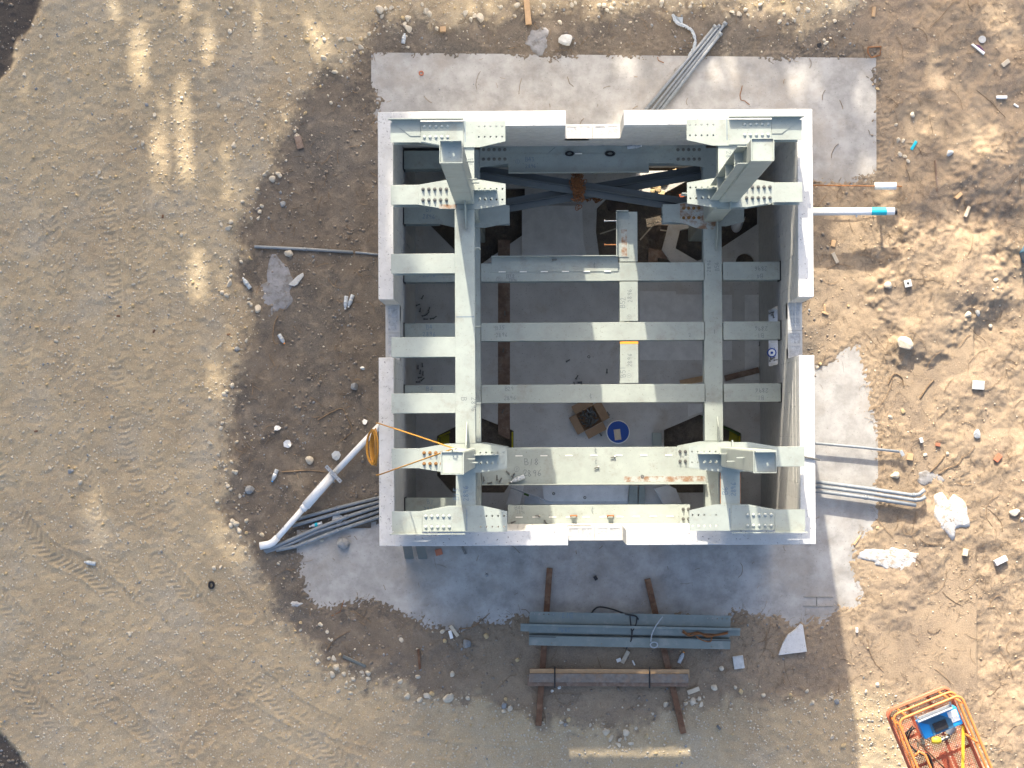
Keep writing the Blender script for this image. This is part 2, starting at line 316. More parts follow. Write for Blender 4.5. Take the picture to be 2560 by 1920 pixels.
def ground():
    st = .02; xs = np.arange(-9.7, 7.25, st); ys = np.arange(-7.15, 6.0, st)
    X, Y = np.meshgrid(xs, ys); X = X.astype(np.float64); Y = Y.astype(np.float64)
    n1 = fbm(X, Y, .9, 5, 1); n2 = fbm(X, Y, 3.3, 4, 2); n3 = fbm(X, Y, 11, 3, 3)
    g = sdf(X, Y, GRAVEL) + (n2-.5)*.42 + (n3-.5)*.30 + (fbm(X, Y, 24, 2, 13)-.5)*.22
    s = sdf(X, Y, SAND) + (n2-.5)*.7
    k = np.maximum(sdf(X, Y, TOPSOIL[0]), sdf(X, Y, TOPSOIL[1])) + (n2-.5)*.2
    e = np.maximum(sdf(X, Y, EXPOSED[0]), sdf(X, Y, EXPOSED[1])) + (n2-.5)*.30 + (n3-.5)*.06
    gz = sstep(-.22, .18, g); sz = np.clip(sstep(-.35, .35, s) + .75*sstep(-3.2, -3.8, Y)*sstep(-4.2, -.5, X)*(1-sstep(-.35, .35, s)), 0, 1)*(1-gz); kz = sstep(-.05, .04, k)  # sandy south ground, its colour mixed paler to offset the enclosure's shadow
    z = .020 + (n1-.5)*.05 + (n2-.5)*.03 + (n3-.5)*.018
    z += gz*(.008+(n3-.5)*.012) - kz*.05
    z += sz*((fbm(X, Y, 1.0, 4, 7)-.5)*.30 + (fbm(X, Y, 3.0, 3, 17)-.5)*.05 + (fbm(X, Y, 8, 3, 8)-.5)*.016 + (fbm(X, Y, 20, 2, 9)-.5)*.020)*sstep(3.6, 5.0, X)
    for b in BANK:
        d = sdf(X, Y, b) + (n2-.5)*.5 + (n3-.5)*.2; z += .10*sstep(-.22, .25, d)
    # tyre ruts with chevron lugs
    def track(pts, w, depth, pitch, chev, seed):
        nonlocal z
        q = [P(u, v, 0) for u, v in pts]; q = bez(q, 8); acc = 0
        best = np.full(X.shape, 9e9); S = np.zeros(X.shape); D = np.zeros(X.shape)
        for a, b in zip(q[:-1], q[1:]):
            ex, ey = b.x-a.x, b.y-a.y; L = math.hypot(ex, ey)
            if L < 1e-6: continue
            mx, my = (a.x+b.x)/2, (a.y+b.y)/2
            box = (abs(X-mx) < L+w) & (abs(Y-my) < L+w)
            xx, yy = X[box]-a.x, Y[box]-a.y
            t = np.clip((xx*ex+yy*ey)/(L*L), 0, 1); dx, dy = xx-t*ex, yy-t*ey; dd = np.hypot(dx, dy)
            old = best[box]; up = dd < old; sg = np.sign(ex*yy-ey*xx)
            bb = best[box]; bb[up] = dd[up]; best[box] = bb
            ss = S[box]; ss[up] = (acc+t*L)[up]; S[box] = ss
            d2 = D[box]; d2[up] = (dd*sg)[up]; D[box] = d2
            acc += L
        ins = sstep(w, w*.75, best); lug = np.sin((S+chev*np.abs(D))*math.tau/pitch)
        keep = sstep(.34, .58, fbm(X, Y, 1.5, 4, seed))*.7
        z += ins*keep*(-.008 + depth*np.tanh(lug*2.5)) + .012*keep*np.exp(-((best-w*1.05)/.03)**2)
    track([(262,470),(285,700),(288,880),(305,1000),(312,1080),(330,1160),(352,1260),(372,1340)], .13, .006, .085, .25, 21)
    track([(20,1230),(60,1310),(130,1380),(215,1420),(275,1470),(340,1530)], .17, .012, .10, .9, 22)
    track([(25,1640),(70,1730),(120,1790),(190,1860),(250,1930)], .18, .012, .10, .9, 23)
    track([(-10,1130),(10,1260),(25,1340),(60,1420)], .13, .010, .09, .3, 24)
    track([(395,1400),(470,1480),(530,1560),(600,1660),(700,1760),(800,1850),(880,1930)], .16, .009, .10, .8, 25)
    track([(100,470),(95,640),(70,800),(40,960),(10,1080)], .16, .006, .10, .6, 26)
    track([(330,480),(350,700),(365,950),(400,1200),(470,1430),(600,1640),(800,1800),(1100,1875),(1400,1890)], .15, .004, .10, .5, 28)
    track([(120,480),(150,800),(190,1100),(270,1350),(420,1600),(650,1800),(900,1920)], .16, .005, .10, .8, 29)
    track([(450,420),(440,700),(450,950),(470,1150),(520,1350),(620,1540)], .13, .003, .09, .5, 30)
    track([(-10,1480),(60,1560),(170,1680),(330,1800),(470,1920)], .16, .007, .10, .8, 31)
    track([(480,1870),(560,1800),(640,1720),(700,1690)], .14, .008, .10, .8, 27)
    fine = fbm(X, Y, 34, 2, 12)-.5
    z = np.where((e < -.3) & (abs(X) < 6), np.maximum(z, .004), z)
    w = sstep(-.45, -.1, e)*(1-gz); z = z*(1-w) + (.014 - .036*sstep(-.20, .18, e) + fine*.036)*w
    z = np.where(e > .42, -.04, z); ex = ((e > .02) & (gz < .5))*1.0
    inside = (abs(X) < 2.80) & (abs(Y) < 2.80); z[inside] = -1.1
    ny, nx = X.shape
    co = np.stack([X.ravel(), Y.ravel(), z.ravel()], 1).astype(np.float32)
    idx = np.arange(nx*ny).reshape(ny, nx)
    q = np.stack([idx[:-1,:-1], idx[:-1,1:], idx[1:,1:], idx[1:,:-1]], -1).reshape(-1, 4)
    me = bpy.data.meshes.new('ground'); me.vertices.add(len(co)); me.vertices.foreach_set('co', co.ravel())
    me.loops.add(q.size); me.loops.foreach_set('vertex_index', q.ravel().astype(np.int32))
    me.polygons.add(len(q)); me.polygons.foreach_set('loop_start', np.arange(0, q.size, 4, dtype=np.int32))
    me.polygons.foreach_set('use_smooth', np.ones(len(q), bool)); me.update(calc_edges=True)
    at = me.color_attributes.new('zone', 'FLOAT_COLOR', 'POINT')
    c = np.stack([gz.ravel(), sz.ravel(), kz.ravel(), np.ones(gz.size)], 1).astype(np.float32)
    at.data.foreach_set('color', c.ravel())
    me.materials.append(M['ground'])
    o = link(bpy.data.objects.new('ground', me)); tag(o, 'sandy building plot with pale gravel track curving round it', kind='structure')
    return X, Y, z, gz*(1-kz), sz, ex
GX, GY, GZ, GG, GS, GE = ground()
def gz_at(x, y):
    i = int(round((y+7.15)/.02)); j = int(round((x+9.7)/.02))
    i = min(max(i, 0), GZ.shape[0]-1); j = min(max(j, 0), GZ.shape[1]-1)
    return max(GZ[i, j], 0.0 if GE[i, j] > .5 else -9)
def G(u, v, lift=0.0):
    p = P(u, v, 0.0); z = gz_at(p.x, p.y); p = P(u, v, z); p.z = z + lift; return p
far = MB().add([(-250,-250,-.16),(250,-250,-.16),(250,250,-.16),(-250,250,-.16)], [(0,1,2,3)]).build('terrain', M['ground'])
tag(far, 'open sandy terrain surrounding the plot', kind='structure')

def loops_plate(loops, z0, z1):
    bm = bmesh.new(); es = []
    for pts in loops:
        vv = [bm.verts.new((p[0], p[1], z1)) for p in pts]
        for i in range(len(vv)): es.append(bm.edges.new((vv[i], vv[(i+1) % len(vv)])))
    bmesh.ops.triangle_fill(bm, use_beauty=True, use_dissolve=False, edges=es)
    bmesh.ops.recalc_face_normals(bm, faces=bm.faces)
    r = bmesh.ops.extrude_face_region(bm, geom=list(bm.faces))
    for v in r['geom']:
        if isinstance(v, bmesh.types.BMVert): v.co.z = z0
    bmesh.ops.recalc_face_normals(bm, faces=bm.faces); bm.verts.index_update()
    b = MB(); b.add([tuple(v.co) for v in bm.verts], [tuple(v.index for v in f.verts) for f in bm.faces]); bm.free(); return b
apron = loops_plate([pxpoly([(928,131),(2190,145),(2197,1575),(742,1585),(742,1325),(928,1320)]), [(-2.75,-2.75),(2.75,-2.75),(2.75,2.75),(-2.75,2.75)]], -.30, 0.0)
o = apron.build('concrete_apron', M['slab']); tag(o, 'stained grey concrete apron around the block enclosure, partly under sand', kind='structure')

# ================================================================== block enclosure
HW, WO, WI, BH = 4.88, 2.879, 2.681, .2033
HN = BH*18
shell = thing('block_enclosure', 'square roofless enclosure of grey concrete block with white capped walls', 'building')
NOTCH = .385
def wall_blocks(name, axis, sign, a0, a1, openings):
    """courses of single blocks for one wall; openings = (lo, hi, z0, z1)"""
    b = MB(); core = MB(); c0, c1 = (WI, WO) if sign > 0 else (-WO, -WI)
    def put(mb, lo, hi, z0, z1, ins=0.0):
        if axis == 'x': mb.box(lo, c0+ins, z0, hi, c1-ins, z1)
        else: mb.box(c0+ins, lo, z0, c1-ins, hi, z1)
    def clip(lo, hi, z):
        segs = [(lo, hi)]
        for (p, q, z0, z1) in openings:
            if z0-.01 < z < z1: segs = [t for s in segs for t in ((s[0], min(s[1], p)), (max(s[0], q), s[1])) if t[1]-t[0] > .03]
        return segs
    for c in range(23):
        z0 = c*BH; off = .2032 if c % 2 else 0
        for s0, s1 in clip(a0, a1, z0+.1):
            if abs(z0+BH-HN) < .02:
                put(core, s0+.002, -NOTCH, z0, z0+BH, .007); put(core, NOTCH, s1-.002, z0, z0+BH, .007); put(core, -NOTCH, NOTCH, z0, z0+.03, .007)
            else: put(core, s0+.002, s1-.002, z0, z0+BH, .007)
        x = a0-off
        while x < a1:
            for s0, s1 in clip(max(x, a0), min(x+.3966, a1), z0+.1):
                # the top course of each notch is made of single blocks
                if abs(z0+BH-HN) < .02 and s0 >= -NOTCH-.01 and s1 <= NOTCH+.01: continue
                put(b, s0, s1, z0, z0+BH-.010)
            x += .4064
    w = core.build('wall', M['mortar'], shell)
    o = b.build('block_courses', M['block'], w); o['kind'] = 'stuff'
    cap = MB()
    for s0, s1 in clip(a0, a1, HW-.05):
        put(cap, s0-(.0 if s0 > a0 else 0), s1, 23*BH, HW, -.002)
    cb = cap.build('bond_beam', M['cap'], w, bevel=.008)
    return w
NT = (-NOTCH, NOTCH, HN, 9)
walls = {}
walls['n'] = wall_blocks('n', 'x', 1, -WI, WI, [NT, (.80, 1.62, -1, .31)])
walls['s'] = wall_blocks('s', 'x', -1, -WI, WI, [NT, (-.84, 1.06, -1, BH*10)])
walls['w'] = wall_blocks('w', 'y', -1, -WO, WO, [NT])
walls['e'] = wall_blocks('e', 'y', 1, -WO, WO, [NT, (-.42, .42, 1.4, 2.4)])
# single blocks with grout filled cells on the four notch sills
def sill(key, axis, sign):
    for i in range(2):
        lo = -NOTCH + i*.386; hi = lo+.382; c0, c1 = (WI, WO) if sign > 0 else (-WO, -WI)
        z1 = HN - .004*i
        bk = MB(); t = .034; mid = (lo+hi)/2
        def pb(mb, a, b_, p, q, z0, z2):
            if axis == 'x': mb.box(a, p, z0, b_, q, z2)
            else: mb.box(p, a, z0, q, b_, z2)
        pb(bk, lo, hi, c0, c0+t, HN-BH, z1); pb(bk, lo, hi, c1-t, c1, HN-BH, z1)
        for a in (lo, mid-t/2, hi-t): pb(bk, a, a+t, c0+t, c1-t, HN-BH, z1)
        ob = bk.build('block', M['block'], walls[key])
        gr = MB()
        for a, b_ in ((lo+t, mid-t/2), (mid+t/2, hi-t)): pb(gr, a, b_, c0+t, c1-t, HN-BH, z1-.004-.004*random.random())
        gr.build('grout_fill', M['grout'], walls[key])
sill('n', 'x', 1); sill('s', 'x', -1); sill('w', 'y', -1); sill('e', 'y', 1)
# steel lintel over the doorway, sill of the window opening in the east wall
MB().box(-.95, -WO+.02, BH*10, 1.17, -WI-.02, BH*10+.02).build('lintel', M['steel'], walls['s'])
MB().box(WI-.02, -.42, 1.38, WO, .42, 1.42).build('window_sill', M['floor2'], walls['e'])
# white conduit strips standing down the inside of the east wall
for yy, zz in ((.9, 4.55), (.9, 4.2), (-1.2, 4.5), (-1.2, 4.15)):
    MB().box(WI-.006, yy-.9, zz, WI-.001, yy+.75, zz+.010).build('joint_bead', M['mortar'], walls['e'])

# ================================================================== interior floor
def fl(u, v): p = P(u, v, 0); return (p.x, p.y)
PITS = {'sw': [fl(1092,1090),fl(1190,1040),fl(1284,1077),fl(1284,1195),fl(1260,1232),fl(1130,1232),fl(1092,1190)],
        'se': [fl(1660,1075),fl(1751,1036),fl(1853,1083),fl(1853,1180),fl(1820,1232),fl(1690,1232),fl(1660,1195)],
        'nw': [fl(1072,470),fl(1312,470),fl(1313,583),fl(1203,660),fl(1160,648),fl(1072,560)],
        'ne': [fl(1689,621),fl(1743,652),fl(1765,645),fl(1895,559),fl(1895,460),fl(1800,450),fl(1770,560),fl(1700,575)]}
SOIL = [fl(1492,520),fl(1520,492),fl(1600,500),fl(1650,488),fl(1740,440),fl(1790,445),fl(1755,552),fl(1672,560),fl(1655,625),fl(1690,672),fl(1670,690),fl(1640,700),fl(1505,690),fl(1498,640),fl(1490,580)]
DRAIN = [tuple(P(1863+24*math.cos(t*math.tau/20), 657+24*math.sin(t*math.tau/20), 0)[:2]) for t in range(20)]
fo = loops_plate([[(-WI-.005,-WI-.005),(WI+.005,-WI-.005),(WI+.005,WI+.005),(-WI-.005,WI+.005)]] + list(PITS.values()) + [SOIL, DRAIN], -.62, -.002)
floor_o = fo.build('floor', M['floor']); tag(floor_o, 'shaded concrete floor inside the enclosure with footing pits', kind='structure')
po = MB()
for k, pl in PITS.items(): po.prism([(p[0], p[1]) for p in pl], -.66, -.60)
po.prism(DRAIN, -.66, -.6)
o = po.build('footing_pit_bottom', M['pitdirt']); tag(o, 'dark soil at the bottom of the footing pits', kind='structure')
# dug soil, uneven
sx = [p[0] for p in SOIL]; sy = [p[1] for p in SOIL]
xs = np.arange(min(sx)-.1, max(sx)+.1, .04); ys = np.arange(min(sy)-.1, max(sy)+.1, .04)
A, B = np.meshgrid(xs, ys); zz = -.20 + (fbm(A, B, 2.5, 4, 31)-.5)*.22
ny, nx = A.shape; ii = np.arange(nx*ny).reshape(ny, nx)
sb = MB(); sb.v = [tuple(t) for t in np.stack([A.ravel(), B.ravel(), zz.ravel()], 1)]
sb.f = [tuple(int(q) for q in f) for f in np.stack([ii[:-1,:-1], ii[:-1,1:], ii[1:,1:], ii[1:,:-1]], -1).reshape(-1, 4)]
o = sb.build('dug_soil', M['soil'], smooth=True); tag(o, 'dark dug soil between the northern footing pits', kind='structure')
# recessed strips and curbs cast in the floor
def strip(px, z, mat, name, h=.02):
    MB().prism([fl(*p) for p in px], z-h, z).build(name, mat, floor_o)
strip([(1245,600),(1275,600),(1275,1100),(1245,1085)], .003, M['wood'], 'key_strip')
strip([(1305,515),(1455,515),(1458,600),(1466,640),(1305,640)], .045, M['floor2'], 'raised_pad', .05)
strip([(1356,1213),(1572,1213),(1568,1253),(1360,1253)], .06, M['floor2'], 'raised_pad', .07)
strip([(1600,728),(1690,728),(1690,736),(1830,737),(1830,900),(1600,900)], .012, M['floor2'], 'raised_pad', .02)
strip([(1862,737),(1897,737),(1897,950),(1862,950)], .014, M['floor2'], 'raised_pad', .02)
strip([(1720,1010),(1760,1010),(1760,1028),(1720,1042)], .012, M['floor2'], 'raised_pad', .02)
# form liners left standing in the pits
def liner(p, q, mat, h=.5):
    a, b = Vector((*fl(*p), 0)), Vector((*fl(*q), 0)); d = (b-a).normalized(); n = Vector((-d.y, d.x, 0))*.012
    MB().prism([tuple((a-n)[:2]), tuple((b-n)[:2]), tuple((b+n)[:2]), tuple((a+n)[:2])], -.55, .03).build('form_panel', mat, floor_o)
liner((1097,1092), (1124,1080), M['yform']); liner((1281,1080), (1281,1190), M['yform']); liner((1755,1042), (1848,1086), M['green'])
liner((1849,1090), (1849,1180), M['yform']); liner((1096,1096), (1096,1180), M['yform'])
MB().prism([fl(1826,1072),fl(1850,1092),fl(1846,1140),fl(1822,1140)], -.18, -.15).build('form_panel', M['yform'], floor_o)
MB().prism([fl(1100,1092),fl(1122,1086),fl(1122,1130),fl(1100,1130)], -.18, -.15).build('form_panel', M['yform'], floor_o)
# ================================================================== steel frame
ZU, ZL, CX = 5.40, 2.90, 1.715          # top of upper steel, top of lower steel, column lines
FW = .258                                # flange width
# hand lettering in marker, drawn as strokes -------------------------
GL = {'B': [[(0,0),(0,1)],[(0,1),(.4,.95),(.48,.75),(.3,.55),(0,.5)],[(.3,.55),(.55,.4),(.5,.1),(.25,0),(0,0)]],
      '0': [[(.25,0),(.02,.3),(.05,.75),(.28,1),(.5,.72),(.48,.28),(.25,0)]], '1': [[(.2,0),(.25,1)]],
      '2': [[(0,.75),(.15,1),(.42,.9),(.4,.6),(.1,.2),(0,0),(.5,.05)]],
      '3': [[(0,.95),(.4,.95),(.2,.58),(.48,.4),(.4,.08),(0,.05)]], '4': [[(.38,0),(.4,1),(0,.35),(.55,.38)]],
      '5': [[(.5,1),(.1,.98),(.06,.55),(.4,.55),(.46,.2),(.25,0),(0,.08)]], '6': [[(.42,1),(.1,.6),(.02,.2),(.25,0),(.48,.2),(.35,.45),(.05,.3)]],
      '7': [[(0,.95),(.5,1),(.2,0)]], '8': [[(.25,.52),(.05,.75),(.25,1),(.45,.78),(.25,.52),(.02,.22),(.25,0),(.5,.22),(.25,.52)]],
      '9': [[(.42,.7),(.2,.5),(.02,.75),(.25,1),(.45,.8),(.38,0)]],
      'C': [[(.5,.85),(.2,.95),(.02,.5),(.2,.05),(.5,.15)],[(.28,-.35),(.28,1.35)]],
      'O': [[(.5+.85*math.cos(t*math.tau/14), .5+.85*math.sin(t*math.tau/14)) for t in range(15)],[(.3,.7),(.45,.9),(.68,.75),(.35,.2),(.75,.2)]],
      '/': [[(0,.1),(1.2,1)]], '-': [[(0,.5),(1.0,.52)]]}
def write(s, loc, h, rot, parent, mat='ink', w=.075):
    b = MB(); x = 0; T = Matrix.Translation(loc) @ Matrix.Rotation(math.radians(rot), 4, 'Z')
    for ch in s:
        if ch == ' ': x += .5; continue
        jx, jy, js = random.uniform(-.05,.05), random.uniform(-.08,.08), random.uniform(-.12,.12)
        for st in GL[ch]:
            for (a, c) in zip(st[:-1], st[1:]):
                A = Vector(((x+a[0]+js*a[1]+jx)*h, (a[1]+jy)*h, 0)); C = Vector(((x+c[0]+js*c[1]+jx)*h, (c[1]+jy)*h, 0))
                d = C-A
                if d.length < 1e-5: continue
                d.normalize(); n = Vector((-d.y, d.x, 0))*w*h*.5; e = d*w*h*.3
                b.add([A-n-e, C-n+e, C+n+e, A+n-e], [(0,1,2,3)], T)
        x += .78 if ch != 'O' else 1.7
    o = b.build('marking', M[mat], parent); return o
# bolts ----------------------------------------------------------------
def bolt_mesh(mat, dome=False, sc=1.0):
    b = MB()
    if dome: b.lathe([(.021*sc,0),(.021*sc,.004),(.019*sc,.014),(.012*sc,.020),(.004*sc,.022)], 10)
    else:
        b.lathe([(.024*sc,0),(.024*sc,.004)], 10); b.lathe([(.019*sc,.004),(.019*sc,.022)], 6); b.lathe([(.010*sc,.022),(.010*sc,.042)], 8)
    return b.mesh('bolt', M[mat])
BOLT = {'steel': bolt_mesh('bolt'), 'rust': bolt_mesh('bolt_rust'), 'dome': bolt_mesh('bolt_paint', True)}
def loose_bolt_mesh():
    b = MB(); R = Matrix.Rotation(math.pi/2, 4, 'Y') @ Matrix.Identity(4)
    b.lathe([(.017,-.02),(.017,-.006)], 6, R); b.lathe([(.009,-.006),(.009,.05)], 7, R); return b.mesh('bolt', M['bolt'])
LOOSE = loose_bolt_mesh()
STEEL_LABEL = 'pale grey-green painted steel'
def ibeam(label, p, q, zt, parts=('top_flange','web','bottom_flange'), d=.32, fw=FW, group=None, mat='steel', name='steel_beam', tf=.018):
    """a wide flange beam between two plan points"""
    p, q = Vector((*p, 0)), Vector((*q, 0)); c = (p+q)/2; dv = q-p; L = dv.length
    t = thing(name, label, 'steel beam', (c.x, c.y, zt), math.atan2(dv.y, dv.x), group)
    a = L/2
    MB().box(-a,-fw/2,-tf, a, fw/2, 0).build('top_flange', M[mat], t, bevel=.003)
    MB().box(-a+.002,-.006,-d+tf, a-.002, .006, -tf).build('web', M[mat], t)
    MB().box(-a+.001,-fw/2,-d, a-.001, fw/2, -d+tf).build('bottom_flange', M[mat], t)
    return t
def loc(t, x, y, z=.0015):
    """point in the frame of a beam thing given in world plan coordinates"""
    v = Vector((x, y, 0)) - Vector((t.location.x, t.location.y, 0)); v.rotate(Matrix.Rotation(-t.rotation_euler.z, 3, 'Z')); return Vector((v.x, v.y, z))
def PL(u, v, z): p = P(u, v, z); return (p.x, p.y)

CN = {(-1,1): 'north-west', (1,1): 'north-east', (-1,-1): 'south-west', (1,-1): 'south-east'}
CD = {(-1,1): 'with a holed lug on its cap, at upper left', (1,1): 'leaning away to the upper right with ribbed side plates', (-1,-1): 'tied with yellow cord, at lower left', (1,-1): 'with dark recessed cap and side pegs, at lower right'}
def column(sx, sy):
    cn = CN[(sx, sy)]
    t = thing('steel_column', 'square pale steel column '+CD[(sx, sy)], 'column', (sx*CX, sy*CX, 0), 0, 'corner columns of the steel frame')
    a = .127; zt = 9.5
    sh = MB().prism([(-a+.02,-a),(a-.02,-a),(a-.006,-a+.006),(a,-a+.02),(a,a-.02),(a-.006,a-.006),(a-.02,a),(-a+.02,a),(-a+.006,a-.006),(-a,a-.02),(-a,-a+.02),(-a+.006,-a+.006)], -.55, zt)
    sh.build('shaft', M['steel'], t)
    MB().box(-a+.014,-a+.014,zt, a-.014, a-.014, zt+.004).build('cap_plate', M['steel'], t)
    rim = MB()
    for (x0,y0,x1,y1) in ((-a,-a,a,-a+.010),(-a,a-.010,a,a),(-a,-a+.010,-a+.010,a-.010),(a-.010,-a+.010,a,a-.010)): rim.box(x0,y0,zt+.001,x1,y1,zt+.022)
    rim.build('rim', M['steel'], t)
    if sx*sy < 0:
        lug = MB().plate([(-.115,0),(.115,0),(.115,.135),(-.115,.135)], [(.01,.075,.014)], -.006, .006, Matrix.Translation((0, a-.018, zt+.004)) @ Matrix.Rotation(math.pi/2, 4, 'X'))
        lug.build('lug', M['steel'], t)
    # base plate on its footing with anchor bolts
    bp = MB().box(-.28,-.28,-.56,.28,.28,-.52).build('base_plate', M['steel'], t)
    for bx in (-.22,.22):
        for by in (-.22,.22):
            MB().box(bx-.05,by-.05,-.52,bx+.05,by+.05,-.505).build('washer_plate', M['bolt'], bp)
            MB().lathe([(.022,-.505),(.022,-.47),(.014,-.469),(.014,-.43)], 8, Matrix.Translation((bx,by,0))).build('anchor_bolt', M['rust'], bp)
    # small lugs welded to the sides
    inw = -sx
    for zz, off in ((8.4,.03),(7.2,-.03),(6.2,.05)):
        MB().box(inw*(a) if inw>0 else -a-.09, off-.006, zz, inw*(a)+.09 if inw>0 else -a, off+.006, zz+.10).build('side_lug', M['steel'], t)
    if (sx, sy) == (1, 1):
        for yy in (-.095, .095):
            MB().box(-a-.11, yy-.005, 5.42, -a, yy+.005, 9.1).build('side_plate', M['steel'], t)
        for zz in (6.3, 7.5, 8.6): MB().box(-a-.10, -.09, zz, -a, .09, zz+.012).build('stiffener', M['steel'], t)
        MB().box(a+.001,-.1,5.42,a+.012,.1,9.45).build('side_plate', M['steel'], t)
    if (sx, sy) == (-1, -1):
        MB().tube([(0,a+.005,zt-.02),(0,a+.03,zt+.06),(.03,a+.03,zt+.07),(.05,a+.03,zt+.04)], .008, 6).build('hook', M['steel'], t)
    # fin on the inner side of the column, standing on the girder
    MB().prism([(0,0),(.34,0),(.34,.02),(.05,.42),(0,.42)] if sx < 0 else [(0,0),(.09,0),(.09,.12),(0,.14)], -.006, .006, Matrix.Translation((.02, -sy*a, ZU)) @ Matrix.Rotation(-sy*math.pi/2, 4, 'Z') @ Matrix.Rotation(math.pi/2, 4, 'X')).build('fin_plate', M['steel'], t)
    # ---- upper flange node
    def node(z, poly, holes, tf=.02, mat='steel', nm='flange_plate'):
        return MB().plate(poly, holes, z-tf, z).build(nm, M[mat], t)
    o_ = sx                                     # outward
    hx = [.19+.076*i for i in range(5)]
    poly = [(o_*x, y) for x, y in ((.60,-.13),(.24,-.19),(-.2,-.19),(-.536,-.135),(-.536,.135),(-.2,.19),(.24,.19),(.60,.13))]
    fp = node(ZU, poly, [(-o_*x, y, .0125) for x in hx for y in (-.07,.07)])
    MB().box(-.6,-.006,ZU-.30,.53,.006,ZU-.02).build('web', M['steel'], t)
    MB().prism([(o_*x, y) for x, y in ((.59,-.12),(.24,-.18),(-.13,-.18),(-.13,.18),(.24,.18),(.59,.12))], ZU-.32, ZU-.30).build('bottom_flange', M['steel'], t)
    mk_ = 'rust' if (sx, sy) == (-1,-1) else 'steel'
    for i in range(5):
        for y in (-.07, .07):
            inst('bolt', BOLT[mk_], t, (o_*(.235+.076*i), y, ZU+.0005), (0,0,random.random()))
    # upright angle with holes on the inner side
    ug = MB().plate([(.125,0),(.425,0),(.425,.15),(.18,.155),(.125,.15)], [(.19+.076*i, .055, .0125) for i in range(3)]+[(.19+.076*i, .115, .0125) for i in range(3)], -.006, .006,
               Matrix.Translation((0, .045, ZU)) @ Matrix.Rotation(math.pi/2, 4, 'X') @ Matrix.Scale(-o_, 4, (1,0,0)))
    ug.build('upright_plate', M['steel'], t)
    # ---- lower flange node
    polyl = [(o_*x, y) for x, y in ((.45,-.13),(.2,-.19),(-.2,-.19),(-.52,-.13),(-.52,.13),(-.2,.19),(.2,.19),(.45,.13))]
    MB().prism(polyl, ZL-.02, ZL-.001).build('lower_flange_plate', M['steel'], t)
    return t
cols = {k: column(*k) for k in CN}
for k, (dx, dy) in {(-1,1): (0,0)}.items(): pass
MB().box(-.33,-.185,ZU+.001,-.10,-.13,ZU+.0022).build('rust_patch', M['steel_rust'], cols[(-1,1)])

# upper stubs running out over the walls (west and east) ---------------------
def stub(sx, y, label, z=ZU, x0=CX+.60, x1=2.675, **k):
    return ibeam(label, (sx*x0, y), (sx*x1, y), z, group=k.pop('group', 'upper stub beams'), **k)
for (sx, sy), cn in CN.items():
    stub(sx, sy*CX, 'short pale steel stub bolted to the %s column, ending over the %s wall' % (cn, 'west' if sx < 0 else 'east'))
# west cantilevers from the long upper girder
for y, d in ((.817,'northernmost of the three long'),(-.270,'middle one of the three long'),(-1.0,'southernmost of the three long')):
    stub(-1, y, d+' sunlit stubs welded west of the upper girder', x0=CX+.129, group='west stubs of the upper girder')
# upper girder
ug = ibeam('long sunlit steel girder running north to south between the western columns', (-CX, 1.52), (-CX, -1.52), ZU)
write('B', loc(ug, -1.77, -.93), .07, 0, ug); write('2896', loc(ug, -1.64, -.93), .062, 0, ug, w=.08)
MB().box(-.004,-.12,.0012,.004,.12,.0018).build('marking', M['ink_blue'], ug).location = loc(ug, -CX, .12, 0)
# joints to the east of each column line : small tabs
for yy in (1.02, .0, -1.0):
    MB().box(*(-CX+.13-.0, yy-.006, ZU-.26, -CX+.20, yy+.006, ZU-.02)).build('shear_tab', M['steel'], ug).matrix_parent_inverse = ug.matrix_basis.inverted() if False else Matrix.Translation((0,0,0))
for o in [c for c in ug.children if c.name.startswith('shear_tab')]:
    o.matrix_parent_inverse = (Matrix.Translation(ug.location) @ Matrix.Rotation(ug.rotation_euler.z, 4, 'Z')).inverted()

